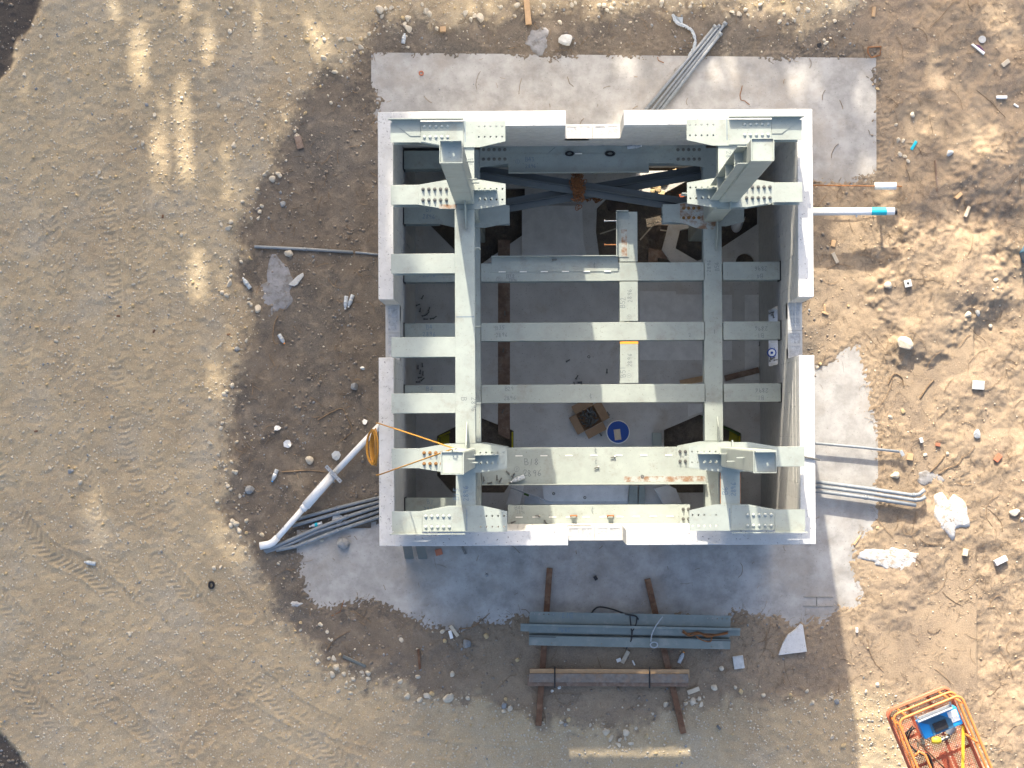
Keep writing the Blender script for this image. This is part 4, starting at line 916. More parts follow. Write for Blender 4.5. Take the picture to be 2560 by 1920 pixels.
slabthing('brick', [(1515,500),(1570,510),(1565,535),(1520,525)], -.14, -.05, 'soil', 'dusty brown brickwork piece in the dug soil', 'brick')
o = slabthing('plastic_scrap', [(1697,486),(1710,484),(1711,492),(1700,494)], -.02, 0, 'red', 'small red scrap beside the north-east footing', 'scrap')

# ================================================================== pipes and conduit outside
def pipe(pts, r, label, mat='conduit', name='conduit_pipe', cat='pipe', grp=None, n=10, couple=None, smooth=True, zz=.02, follow=True):
    q = [(G(u, v, r+.005) if follow else P(u, v, zz)) for u, v in pts]
    t = thing(name, label, cat, q[0], 0, grp); q = [p-q[0] for p in q]
    MB().tube(q, r, n).build('tube', M[mat], t, smooth=True)
    if couple:
        for k, L, rr in couple:
            k = min(k, len(q)-2); a, b = q[k], q[k+1]; d = (b-a).normalized(); MB().tube([a, a+d*L], rr, n).build('coupling', M[mat], t, smooth=True)
    return t
Z1 = .06
pipe([(637,617),(760,623),(883,631)], .024, 'single grey conduit lying on dirt west of the enclosure', couple=[(1,.05,.028)])
pipe([(889,631),(950,637)], .017, 'end of the grey conduit next to the west wall')
for i, (pts, d) in enumerate((([(960,1241),(850,1268),(742,1298)],'uppermost of five grey conduits running under the white pipe'),
                              ([(960,1252),(850,1281),(731,1315)],'second of the five grey conduits from the top'),
                              ([(960,1262),(870,1291),(797,1319),(720,1352),(660,1377)],'third of the five grey conduits, ending by the elbow'),
                              ([(960,1274),(870,1305),(790,1330),(720,1362),(664,1380)],'fourth of the five grey conduits from the top'),
                              ([(960,1288),(850,1324),(740,1366),(690,1376)],'lowest and dirtiest of the five grey conduits'))):
    pipe(pts, .028, d, grp='grey conduits west of the wall', follow=False, zz=.05+.012*(i % 3), couple=[(1,.06,.034)])
t = thing('drain_pipe', 'long white plastic drain pipe slanting from the wall to an elbow', 'pipe', P(655,1365,.1))
b0 = t.location
def rel(u, v, z): return P(u, v, z)-b0
MB().tube([rel(960,1052,.22), rel(833,1186,.18)], .048, 14).build('tube', M['pvc'], t, smooth=True)
MB().tube([rel(836,1183,.18), rel(764,1265,.16)], .072, 16).build('sleeve', M['pvc'], t, smooth=True)
MB().tube([rel(766,1262,.16), rel(756,1274,.16)], .060, 16).build('coupling', M['pvc'], t, smooth=True)
MB().tube([rel(764,1265,.16), rel(686,1353,.12)], .047, 14).build('tube', M['pvc'], t, smooth=True)
MB().tube([rel(694,1344,.12), rel(682,1356,.115), rel(672,1361,.112), rel(650,1365,.11)], [.056,.058,.058,.060], 14).build('elbow', M['pvc'], t, smooth=True)
MB().tube([rel(716,1319,.13), rel(713,1322,.13)], .049, 14).build('joint_line', M['conduit'], t, smooth=True)
strut(P(815,1165,.25), P(853,1205,.25), .05, .04, 'slotted strut channel laid across the white drain pipe', 5)
t = pipe([(2025,529),(2140,528.5),(2236,528)], .060, 'white plastic pipe with teal tape standing out of the east wall', 'pvc', 'drain_pipe', follow=False, zz=.42, n=18)
b0 = t.location
MB().tube([rel(2139,528.5,.42), rel(2143,528.5,.42)], .066, 16).build('clamp', M['pvc'], t); MB().box(-.012,-.09,-.02,.012,-.06,.02).build('clamp_bolt', M['galv'], t).location = rel(2141,528.5,.42)
MB().tube([rel(2178,528.3,.42), rel(2216,528.2,.42)], .0612, 18, cap=False).build('teal_tape', M['teal'], t, smooth=True)
MB().tube([rel(2236,528,.42), rel(2242,528,.42)], .055, 16).build('end_plug', M['black'], t)
MB().tube([rel(2200,530,.36), rel(2200,530,.0)], .02, 8).build('prop', M['rust'], t)
t = thing('rebar_marker', 'rusty rod carrying a white plastic sleeve beside the east wall', 'rod', P(2100,463,.30)); b0 = t.location
MB().tube([rel(2025,463,.30), rel(2255,466,.30)], .010, 7).build('rod', M['rust'], t)
MB().tube([rel(2187,465,.30), rel(2240,465,.30)], .058, 18).build('sleeve', M['pvc'], t, smooth=True)
MB().tube([rel(2250,466,.29), rel(2250,466,.0)], .010, 7).build('leg', M['rust'], t)
t = pipe([(2025,1107),(2140,1117),(2248,1129)], .021, 'single thin grey conduit running east from the wall', follow=False, zz=.12); b0 = t.location
MB().cbox(rel(2255,1133,.13), (.05,.09,.03), .5).build('bracket', M['galv'], t)
for i, (pts, d) in enumerate((([(2030,1203),(2160,1220),(2280,1238),(2298,1236),(2312,1224)],'upper of three parallel grey conduits with upturned end'),
                              ([(2030,1214),(2160,1231),(2285,1250),(2302,1249),(2314,1242)],'middle of three parallel grey conduits with upturned end'),
                              ([(2030,1226),(2160,1243),(2290,1263)],'lower straight one of three parallel grey conduits'))):
    pipe(pts, .030, d, grp='grey conduits east of the wall', follow=False, zz=.16, couple=[(2,.05,.036)])
o = MB().tube([P(2010,1142,5.0), P(2052,1150,5.0)], .012, 6).build('bar', M['bolt']); tag(o, 'short dark bar resting across the east wall top', 'bar')
o.matrix_world = Matrix.Translation((0,0,-.1))
for i, (a, b_, r, d) in enumerate((((1790,64),(1602,290),.028,'leftmost long grey conduit of the bundle north of the wall'),((1800,62),(1618,290),.02,'thin dirty conduit inside the bundle north of the wall'),((1815,56),(1630,290),.027,'longest grey conduit of the bundle, with flared end'),((1803,82),(1642,290),.027,'rightmost grey conduit of the bundle north of the wall'))):
    pipe([a, ((a[0]+b_[0])/2, (a[1]+b_[1])/2), b_], r, d, grp='conduit bundle north of the wall', follow=False, zz=.05+.02*(i % 2), couple=[(0,.05,r*1.35)])
# plastic wrap tail
q = bez([G(u, v, .02+.02*random.random()) for u, v in ((1682,38),(1692,58),(1712,66),(1730,80),(1738,105),(1733,122),(1722,142))], 8)
b = MB()
for k in range(5): b.tube([p+Vector((random.uniform(-.02,.02), random.uniform(-.02,.02), random.random()*.02)) for p in q], .011, 5)
b.add([G(1680,36,.04),G(1695,45,.06),G(1706,64,.03),G(1690,62,.06),G(1683,52,.03),G(1707,44,.05)], [(0,1,2,3),(0,3,4),(1,5,2)])
tag(b.build('plastic_wrap', M['plastic']), 'twisted tail of clear plastic wrap beside the conduit bundle', 'plastic wrap')
# yellow cord: two spans and a coil on the wall
HOOK = Vector((-CX+.02, -CX+.16, 9.54)); b = MB()
for (u, v) in ((945,1058),(945,1188)):
    e = P(u, v, HW+.01); mid = (e+HOOK)/2 + Vector((0,0,-.12)); b.tube(bez([e, mid, HOOK], 10), .008, 6)
    b.tube([e, e+Vector((-.03,0,-.08)), e+Vector((-.035,.0,-.6))], .008, 6)
t = thing('yellow_cord', 'yellow cord strung from the south-west column over the west wall with a coil', 'cord', (0,0,0))
b.build('span', M['cord'], t)
b = MB(); c = P(944,1118,4.2)
for k in range(11):
    w = random.uniform(.03,.085); h = random.uniform(.19,.27); dx = random.uniform(-.01,.02)
    b.tube([c+Vector((-.03+dx-w*.5-w*math.cos(a), h*math.sin(a), -.25*math.cos(a*.5)**2+.02*k)) for a in [math.tau*i/18 for i in range(19)]], .0075, 5, cap=False)
b.build('coil', M['cord'], t)
# ================================================================== south: timbers and bundled steel
plank(P(1374,1420,.0), P(1346,1813,.03), .092, .09, 'left dark timber skid under the bundled steel', 'wood_dark', 'timber_skid', 'timber', 'timber skids')
plank(P(1618,1447,.0), P(1708,1832,.03), .092, .09, 'right dark timber skid, slanting, under the bundled steel', 'wood_dark', 'timber_skid', 'timber', 'timber skids')
c = P(1521,1693,.12); t = thing('lumber_bundle', 'strapped bundle of weathered lumber across the two skids', 'lumber', c, math.radians(-.4))
L = 395*PX/2
for i, (y, z, w, mt, dx) in enumerate(((-.07,0,.13,'wood',.0),(.07,0,.13,'wood',.01),(-.066,.042,.13,'wood',-.02),(.068,.042,.13,'wood_new',.015),(0,.084,.135,'wood_grey',.0))):
    MB().box(-L+dx,y-w/2,z,L+dx,y+w/2,z+.038).build('board', M[mt], t, bevel=.004)
for x in (-.83, .63):
    b = MB(); b.tube([(x,-.155,-.0),(x,-.15,.09),(x,-.07,.126),(x,.07,.126),(x,.15,.09),(x,.155,0)], .011, 6); b.build('strap', M['black'], t)
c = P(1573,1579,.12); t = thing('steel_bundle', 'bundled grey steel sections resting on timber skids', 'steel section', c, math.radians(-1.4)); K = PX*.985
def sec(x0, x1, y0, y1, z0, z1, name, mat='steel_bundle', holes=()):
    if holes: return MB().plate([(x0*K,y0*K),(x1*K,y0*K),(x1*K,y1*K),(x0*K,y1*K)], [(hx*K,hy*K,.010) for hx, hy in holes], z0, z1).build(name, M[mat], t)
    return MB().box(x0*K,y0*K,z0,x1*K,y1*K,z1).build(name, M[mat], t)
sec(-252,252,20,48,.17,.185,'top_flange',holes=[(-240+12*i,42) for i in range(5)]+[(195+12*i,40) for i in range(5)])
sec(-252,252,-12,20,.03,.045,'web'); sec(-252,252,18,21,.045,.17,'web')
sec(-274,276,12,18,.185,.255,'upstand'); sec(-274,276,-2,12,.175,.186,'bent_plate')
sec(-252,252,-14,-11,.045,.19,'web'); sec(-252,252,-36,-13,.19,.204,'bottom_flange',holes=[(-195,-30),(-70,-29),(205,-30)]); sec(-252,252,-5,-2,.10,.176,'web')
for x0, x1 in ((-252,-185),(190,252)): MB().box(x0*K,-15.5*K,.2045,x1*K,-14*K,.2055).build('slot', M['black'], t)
write('B17', Vector((-145*K,46*K,.186)), .075, 180, t, 'ink_blue'); write('2896', Vector((-150*K,8*K,.187)), .062, 180, t, 'ink_blue'); write('O', Vector((-190*K,44*K,.186)), .03, 180, t, 'ink_blue'); write('C', Vector((5*K,38*K,.186)), .05, 0, t, 'ink_blue')
def cable(pts, r, label, mat='black', name='cable', cat='cable', z=.34):
    o = MB().tube(bez([P(u, v, zz if zz is not None else z) for u, v, zz in pts], 8), r, 6).build(name, M[mat]); return tag(o, label, cat)
cable([(1476,1536,.05),(1495,1518,.06),(1530,1523,.1),(1563,1535,.30),(1588,1540,.33),(1596,1549,.33)], .012, 'black cable arching over the north edge of the bundled steel')
b = MB(); b.tube(bez([P(u,v,.34) for u,v in ((1575,1540),(1577,1560),(1580,1578),(1590,1560),(1592,1545))],6), .009, 6); b.tube(bez([P(u,v,z) for u,v,z in ((1580,1578,.34),(1578,1600,.33),(1566,1621,.22))],6), .012, 6)
tag(b.build('strap_sling', M['black']), 'looped dark sling tied round the bundled steel', 'sling')
b = MB(); b.tube(bez([P(u,v,.38) for u,v in ((1657,1541),(1640,1564),(1630,1585),(1627,1604))],6), .010, 6); b.tube([P(1635+9*math.cos(a),1612+7*math.sin(a),.36) for a in [math.tau*i/14 for i in range(15)]], .012, 6, cap=False)
tag(b.build('wire_sling', M['galv']), 'thin bright wire sling with a ring on the bundled steel', 'sling')
b = MB()
for k in range(4):
    b.tube(bez([P(u+random.uniform(-3,3), v+random.uniform(-5,5), .31+.02*k) for u, v in ((1706,1578),(1725,1586),(1745,1584),(1770,1588),(1795,1584),(1820,1580))], 6), .010, 5)
b.tube(bez([P(u,v,.33) for u,v in ((1740,1590),(1755,1600),(1775,1604),(1780,1592))],6), .010, 5)
tag(b.build('rope', M['rust']), 'tangled reddish rope on the east end of the bundled steel', 'rope')
# offcuts, bricks and pieces ------------------------------------------------
def piece(u, v, wpx, hpx, rz, label, mat, th=.05, name='offcut', cat='offcut', grp=None, lift=0):
    b = MB().box(-wpx*PX/2,-hpx*PX/2,-.01,wpx*PX/2,hpx*PX/2,th); o = b.build(name, M[mat], bevel=.005); o.location = G(u, v, lift); o.rotation_euler = (random.uniform(-.06,.06), random.uniform(-.06,.06), math.radians(rz)); return tag(o, label, cat, grp)
piece(748,357,17,32,15,'brown timber offcut at the dirt edge west of the enclosure','wood',.06,'timber_offcut','timber')
piece(1318,20,15,86,5,'fresh plank end reaching in from the top edge','wood_new',.05,'plank','timber')
piece(1107,74,15,13,3,'small square orange-brown wood block on the northern dirt','wood_new',.05,'wood_block','timber')
piece(2184,30,8,25,-6,'small wooden stake near the top right gravel edge','wood_new',.04,'wood_stake','timber')
piece(2513,158,22,11,38,'pale wood offcut at the far upper right','wood_pale',.04,'wood_offcut','timber')
piece(2083,609,11,16,-12,'small tan wood chip east of the enclosure wall','wood_new',.03,'wood_chip','timber')
piece(2087,645,9,28,25,'pale split stick east of the enclosure wall','wood_pale',.04,'wood_offcut','timber')
piece(2417,530,8,28,-22,'grey weathered stake beside the dark bank','wood_pale',.05,'wood_stake','timber')
piece(2396,490,20,9,42,'yellowish wood offcut below the dark mound','wood_new',.04,'wood_offcut','timber')
piece(2274,1142,15,17,-8,'cream square wood block right of the thin conduit end','wood_new',.05,'wood_block','timber')
piece(2412,1381,13,18,-10,'upright cream wood block on the lower right sand','wood_pale',.08,'wood_block','timber')
piece(2500,1401,32,14,26,'white brick on the lower right sand','cap',.08,'brick','brick')
piece(2494,1145,13,20,-38,'red and white striped brick piece at the right','terracotta',.05,'brick','brick')
piece(2344,1112,11,8,-10,'small red brick chip right of the thin conduit','terracotta',.04,'brick_chip','brick')
piece(2302,1101,8,13,15,'small white chip above the thin conduit end','cap',.05,'plaster_chip','chip')
piece(2445,963,30,22,-4,'flat grey paver on the right sand','rubble',.05,'paver','paver')
piece(1846,1655,26,32,8,'grey paver with a broken corner south of the apron','rubble',.05,'paver','paver')
piece(1733,1726,31,11,20,'grey wood offcut right of the strapped lumber','wood_pale',.05,'wood_offcut','timber')
piece(1563,1642,10,34,-28,'pale wood offcut below the bundled steel','wood_pale',.04,'wood_offcut','timber')
piece(1584,1657,4,14,25,'white plastic sliver below the bundled steel','white',.02,'plastic_scrap','scrap')
piece(1547,1650,12,9,20,'crushed white carton beside the pale offcut','white',.03,'carton','scrap')
piece(1136,1577,9,32,35,'grey bleached offcut at the edge of the southern apron','wood_pale',.05,'wood_offcut','timber')
piece(1127,1586,8,20,15,'white cut pipe piece at the edge of the southern apron','pvc',.05,'pipe_piece','pipe')
piece(2503,244,27,8,0,'short white pipe piece on the upper right dirt','pvc',.05,'pipe_piece','pipe')
piece(2284,364,7,25,-32,'teal stick right of the apron','teal',.03,'teal_stick','stick')
piece(2143,1350,5,30,-36,'brown stick on the sand below the apron corner','wood_new',.03,'stick','stick')
piece(2340,440,4,78,3,'long reddish stick standing straight in the picture, right of the apron','wood',.03,'stick','stick')
piece(886,1653,62,7,-24,'dark straight plank half buried in the southern dirt','steel_dark',.02,'buried_plank','timber')
piece(1048,1648,6,52,4,'short dark rusty bar in the southern dirt','wood_dark',.03,'rusty_bar','bar')
piece(2048,112,11,9,20,'small black square scrap on the northern dirt','black',.02,'rubber_scrap','scrap')
piece(2142,1575,6,12,0,'small white chip on the sand near the shadow edge','white',.03,'plaster_chip','chip')
piece(2540,264,14,5,-35,'tiny white splinter below the white pipe piece','white',.02,'splinter','scrap')
piece(1097,1380,17,15,15,'reddish wood block beside the south wall','terracotta',.05,'wood_block','timber')
piece(1160,1376,6,20,25,'small dark metal bar beside the south wall','bolt',.03,'metal_bar','bar')
piece(2062,783,16,5,-22,'tan sliver of wood beside the east notch','wood_new',.03,'wood_chip','timber'); piece(2062,771,4,20,3,'upright tan splinter beside the east notch','wood_new',.02,'wood_chip','timber')
piece(1489,1445,8,11,30,'small black fitting on the southern apron','black',.03,'fitting','fitting')
piece(1797,1818,14,6,-50,'small dark bolt on the gravel right of the skid','bolt',.03,'rusty_bolt','bolt')
b = piece(2269,709,18,18,12,'small square block with a round hole on the right sand','terracotta',.06,'holed_block','block'); b.data.materials[0] = M['rubble']
MB().lathe([(.02,.0605),(.019,.062)], 12).build('hole', M['black'], b)
def flat(px, th, mat, name, label, cat, lift=.0):
    c = G(sum(p[0] for p in px)/len(px), sum(p[1] for p in px)/len(px), lift)
    b = MB().prism([tuple((P(u, v, c.z)-c)[:2]) for u, v in px], -.02, th); o = b.build(name, M[mat], bevel=.006); o.location = c; return tag(o, label, cat)
flat([(1945,1637),(1956,1607),(1969,1585),(1988,1572),(2000,1558),(2006,1562),(2016,1628)], .07, 'cap', 'broken_slab', 'triangular broken white concrete slab south of the apron', 'slab piece')
flat([(722,712),(744,690),(758,682),(760,690),(744,712),(736,716)], .04, 'rubble', 'broken_slab', 'broken grey slab piece in the powder patch west', 'slab piece')
flat([(2548,632),(2568,600),(2590,640),(2568,664),(2556,655)], .3, 'bluedark', 'dark_panel', 'dark panel corner at the right picture edge', 'panel')
flat([(2426,112),(2432,110),(2462,132),(2458,138)], .04, 'white', 'wrapper', 'white and purple wrapper at the far upper right', 'wrapper')
flat([(2437,112),(2447,114),(2462,130),(2452,128)], .045, 'lid', 'wrapper_print', 'purple part of the wrapper', 'wrapper')
o = bpy.data.objects['wrapper_print']; o.data.materials[0] = mk('purple_print', (.12,.04,.12), .5, .2); w_ = bpy.data.objects['wrapper']; o.parent = w_; o.matrix_parent_inverse = Matrix.Translation(-w_.location)
for k_ in ('label', 'category'): del o[k_]
o = MB().lathe([(.058,0),(.058,.015)], 18).build('round_lid', M['rubble']); o.location = G(2455,99,.01); tag(o, 'round grey lid next to the purple wrapper', 'lid')
o = MB().tube([P(1053+5*math.cos(a),183+5*math.sin(a),.012) for a in [math.tau*i/12 for i in range(13)]], .010, 6, cap=False).build('clay_ring', M['terracotta']); tag(o, 'tiny orange ring on the northern apron', 'ring')
o = MB().tube([P(u,v,.03) for u,v in ((2170,118),(2203,117),(2200,138),(2178,144),(2170,132),(2170,118))], .010, 6).build('wire_loop', M['rust']); tag(o, 'rusty bent wire frame at the apron corner, upper right', 'wire')
for i, pts in enumerate((((1856,214),(1850,238),(1852,250),(1862,252),(1874,262)),((1644,142),(1646,151),(1660,157)),((860,1500),(850,1530),(828,1540)))):
    o = MB().tube([P(u,v,.012) for u,v in pts], .006, 5).build('wire_bit', M['rust']); tag(o, ('long thin bent wire on the north-east apron','short bent wire on the northern apron left of the conduits','curved wire on the south-west apron')[i], 'wire')
t = thing('joint_mesh', 'ladder shaped wire joint reinforcement on the apron corner', 'wire', P(2045,1503,.012))
for v in (1492, 1515): MB().tube([P(2008,v,.012)-t.location, P(2082,v+.5,.012)-t.location], .005, 5).build('wire', M['bolt'], t)
MB().tube([P(2042,1492,.012)-t.location, P(2042,1515,.012)-t.location], .005, 5).build('rung', M['bolt'], t)
# steel feet leaning on the outside of the south wall
for u0, u1, d in ((1004,1031,'left grey steel angle leaning against the south wall'),(1036,1066,'right grey steel angle leaning against the south wall')):
    t = thing('steel_angle', d, 'steel angle', P((u0+u1)/2,1395,0))
    a, b_ = P(u0+14,1366,1.0)-t.location, P((u0+u1)/2+6,1398,.0)-t.location
    for s in (-1, 1):
        w = Vector((s*.07, 0, -.03)); MB().add([a, a+w, b_+w, b_, a+Vector((0,.008,0)), a+w+Vector((0,.008,0)), b_+w+Vector((0,.008,0)), b_+Vector((0,.008,0))], [(0,1,2,3),(7,6,5,4),(0,4,5,1),(1,5,6,2),(2,6,7,3),(3,7,4,0)]).build('leg', M['steel_dark'], t)
# powder and grout spills: low irregular heaps
def heap(u, v, wpx, hpx, rz, h, mat, label, seed):
    n, mrings = 40, 9; b = MB(); c = G(u, v, 0); r = np.random.default_rng(seed); ph = r.random(6)*6.28
    vs = [(0,0,h)]; fs = []
    for i in range(1, mrings+1):
        for k in range(n):
            a = math.tau*k/n; rr = (i/mrings)*(1+.22*math.sin(2*a+ph[0])+.14*math.sin(3*a+ph[1])+.10*math.sin(5*a+ph[2])+.07*math.sin(9*a+ph[3]))
            x, y = rr*wpx*PX/2*math.cos(a), rr*hpx*PX/2*math.sin(a)
            vs.append((x, y, h*(1-(i/mrings)**2) + (.5-r.random())*h*.22*(i < mrings) - (.03 if i == mrings else 0)))
    for k in range(n): fs.append((0, 1+k, 1+(k+1) % n))
    for i in range(mrings-1):
        for k in range(n): fs.append((1+i*n+k, 1+(i+1)*n+k, 1+(i+1)*n+(k+1) % n, 1+i*n+(k+1) % n))
    o = b.add(vs, fs).build('grout_spill', M[mat], smooth=True); o.location = c; o.rotation_euler.z = math.radians(rz); tag(o, label, 'grout spill')
heap(2232,1397,150,62,3,.020,'powder','wide white grout spill on sand below the apron corner',1)
heap(2376,1285,70,125,20,.024,'powder','oval white grout spill below the three conduits',2)
heap(2325,1195,60,50,-30,.02,'powder_grey','small grey grout spill at the conduit ends',3)
heap(692,722,100,140,8,.022,'powder_grey','grey grout powder patch on dirt west of the enclosure',4)
heap(1345,100,70,60,0,.03,'powder_grey','low pale heap of gravelly mortar north of the apron',5)
heap(740,1510,30,14,10,.02,'powder','small white grout splash south-west of the apron',6)
# scraps of paper and plastic
def scrap(u, v, s, label, mat='white'):
    b = MB(); k = 7; vs = [(0,0,.03)]+[(s*PX*random.uniform(.35,.6)*math.cos(a), s*PX*random.uniform(.35,.6)*math.sin(a), random.uniform(.0,.05)) for a in [math.tau*i/k for i in range(k)]]
    o = b.add(vs, [(0,1+i,1+(i+1) % k) for i in range(k)]).build('scrap', M[mat]); o.location = G(u, v, .005); o.rotation_euler.z = random.random()*6; tag(o, label, 'scrap')
scrap(842,1139,24,'crumpled clear plastic bag beside the white drain pipe','plastic'); scrap(843,1297,26,'crumpled white paper between the grey conduits'); scrap(694,1070,16,'white torn scrap on the western dirt, upper')
scrap(719,1110,22,'white torn scrap on the western dirt, lower'); scrap(913,1054,14,'white scrap near the west wall'); scrap(906,920,12,'pale scrap near the west notch'); scrap(1399,1718,10,'small white scrap under the strapped lumber'); scrap(1380,1727,8,'tiny white scrap under the strapped lumber')

# ================================================================== boom lift basket
ZB = 1.2
bt = thing('lift_basket', 'orange boom lift basket with mesh floor at the lower right', 'lift basket', (0,0,0))
O_ = P(2214,1777,ZB); Ex = (P(2366,1714,ZB)-O_); Wd = Ex.length; Ex.normalize(); Ey = Vector((Ex.y, -Ex.x, 0)); LB = 2.2
BT = Matrix(((Ex.x,Ey.x,0,O_.x),(Ex.y,Ey.y,0,O_.y),(0,0,1,ZB),(0,0,0,1)))     # x across, y along, z up
def rr(z, r=.10, ins=0.0, n=5):
    pts = []
    for cx_, cy_, a0 in ((r+ins,r+ins,math.pi),(Wd-r-ins,r+ins,1.5*math.pi),(Wd-r-ins,LB-r-ins,0),(r+ins,LB-r-ins,.5*math.pi)):
        for k in range(n+1): a = a0+math.pi/2*k/n; pts.append(BT @ Vector((cx_+r*math.cos(a), cy_+r*math.sin(a), z)))
    return pts+[pts[0]]
MB().tube(rr(1.05), .021, 8, cap=False).build('top_rail', M['orange'], bt, smooth=True)
MB().tube(rr(.55), .019, 8, cap=False).build('mid_rail', M['orange'], bt, smooth=True)
MB().tube(rr(.03), .028, 8, cap=False).build('floor_frame', M['red'], bt, smooth=True)
b = MB()
for k in range(3):
    pts = rr(.10+.0*k)
for (a, c) in zip(rr(.06)[:-1], rr(.06)[1:]): b.add([a, c, c+Vector((0,0,.12)), a+Vector((0,0,.12))], [(0,1,2,3)])
b.build('toe_board', M['red'], bt)
for x, y in ((.03,.12),(.03,1.0),(.03,1.9),(Wd-.03,.12),(Wd-.03,.75),(Wd-.03,1.5),(.16,.02),(Wd-.16,.02)):
    MB().tube([BT @ Vector((x,y,.03)), BT @ Vector((x,y,1.05))], .017, 8).build('post', M['orange'], bt)
b = MB()
step = .042
def diag(s):
    k = -LB
    while k < Wd:
        # line x = k + t, y = t (s=1) or y = LB - t, clipped to the floor
        t0, t1 = max(0, -k), min(LB*.62/.62, (Wd-k)); t1 = min(t1, LB)
        x0, x1 = k+t0, k+t1; y0, y1 = t0, t1
        if s < 0: y0, y1 = LB-y0, LB-y1
        A, C = Vector((x0,y0,.03)), Vector((x1,y1,.03)); d = (C-A)
        if d.length > .03:
            d.normalize(); n = Vector((-d.y,d.x,0))*.0045
            b.add([A-n, C-n, C+n, A+n, A-n-Vector((0,0,.006)), C-n-Vector((0,0,.006)), C+n-Vector((0,0,.006)), A+n-Vector((0,0,.006))], [(0,1,2,3),(7,6,5,4),(0,4,5,1),(2,6,7,3)], BT)
        k += step
diag(1); diag(-1)
mo = b.build('mesh_floor', M['red'], bt); mo['kind'] = 'stuff'
for y in (.5, .95, 1.4, 1.85): MB().box(.02,y-.02,-.03,Wd-.02,y+.02,.018,BT).build('floor_bar', M['red'], bt)
for x in (.33, .66): MB().box(x-.02,.02,-.03,x+.02,LB-.02,.017,BT).build('floor_bar', M['red'], bt)
MB().box(Wd*.50,.9,-.05,Wd*.62,2.2,-.01,BT).build('under_beam', M['red'], bt)
# entry side half height guard on the left
MB().tube([BT @ Vector(p) for p in ((.05,.62,.8),(.14,.58,.8),(.20,.66,.8),(.20,1.6,.8))], .02, 8).build('gate_rail', M['orange'], bt, smooth=True)
# control box
cb = MB().box(.28,.17,.62,.88,.44,.86,BT).build('control_box', M['blue'], bt, bevel=.015)
MB().prism([(.30,.18),(.60,.18),(.74,.30),(.74,.43),(.42,.43),(.42,.26)], .861, .875, BT).build('panel', M['bluedark'], cb)
MB().box(.46,.27,.876,.66,.40,.90,BT).build('screen_hood', M['black'], cb); MB().box(.72,.20,.861,.86,.37,.868,BT).build('label_plate', M['white'], cb)
MB().tube([BT @ Vector(p) for p in ((.27,.05,.98),(.27,.14,1.0),(.80,.14,1.0),(.80,.05,.98))], .018, 8).build('guard_bar', M['galv'], cb)
MB().box(.30,.09,.90,.80,.15,.96,BT).build('holder', M['galv'], cb)
b = MB()
for k in range(4): b.tube(bez([BT @ Vector((x+random.uniform(-.03,.03), y+random.uniform(-.03,.03), .05+.03*k)) for x, y in ((.28,.36),(.16,.42),(.10,.55),(.20,.75),(.32,.85),(.28,1.05),(.15,1.15))], 6), .011, 6)
b.tube(bez([BT @ Vector(p) for p in ((.02,.85,1.0),(-.10,.95,1.0),(-.04,1.05,1.05),(.06,1.08,1.05),(-.06,1.12,1.0),(-.08,1.2,.95),(.05,1.22,1.0))], 6), .014, 6)
b.build('hose', M['black'], bt)
BF = lambda x, y, z=.06: BT @ Vector((x, y, z))
t = thing('grinder', 'yellow angle grinder lying in the lift basket', 'power tool', BF(.52,.68)); 
MB().lathe([(.035,-.07),(.05,-.05),(.055,.02),(.04,.07)], 12, Matrix.Rotation(math.pi/2,4,'Y')).build('body', M['yellow'], t, smooth=True)
MB().tube([Vector((.07,0,.0)), Vector((.2,.06,.0))], .028, 10).build('handle', M['bolt'], t); MB().tube([Vector((.18,.1,.0)), Vector((.24,.22,.02))], [.05,.07], 12).build('guard', M['conduit'], t)
t = thing('floor_magnet', 'round black disc with a long handle in the lift basket', 'tool', BF(.50,1.22)); 
MB().lathe([(.078,0),(.078,.03)], 24).build('disc', M['black'], t); MB().lathe([(.012,.031),(.011,.045)], 10).build('knob', M['white'], t)
MB().tube([BF(.62,1.38,.12)-t.location, BF(.5,1.18,.13)-t.location, BF(.22,.50,.2)-t.location], .013, 7).build('handle', M['wood_dark'], t)
o = MB().cbox((0,0,0), (.042,.85,.03), 0).build('spirit_level', M['yellow']); o.location = BF(.80,1.02,.08); o.rotation_euler.z = math.radians(-1); tag(o, 'yellow spirit level standing lengthwise in the lift basket', 'level')
for i in range(40):
    a = random.random()*6.28; r = random.random()**.5
    o = inst('loose_bolt', LOOSE, None, BF(.50+.26*r*math.cos(a), .60+.12*r*math.sin(a), .06), (0,0,random.random()*6)); tag(o, 'small bolt in the scatter on the lift basket floor', 'bolt', 'bolts in the lift basket')
o = MB().lathe([(.10,0),(.105,.18)], 18).build('red_pail', M['red']); o.location = BF(.28,1.36,.04); tag(o, 'red pail at the lower edge of the lift basket', 'pail')

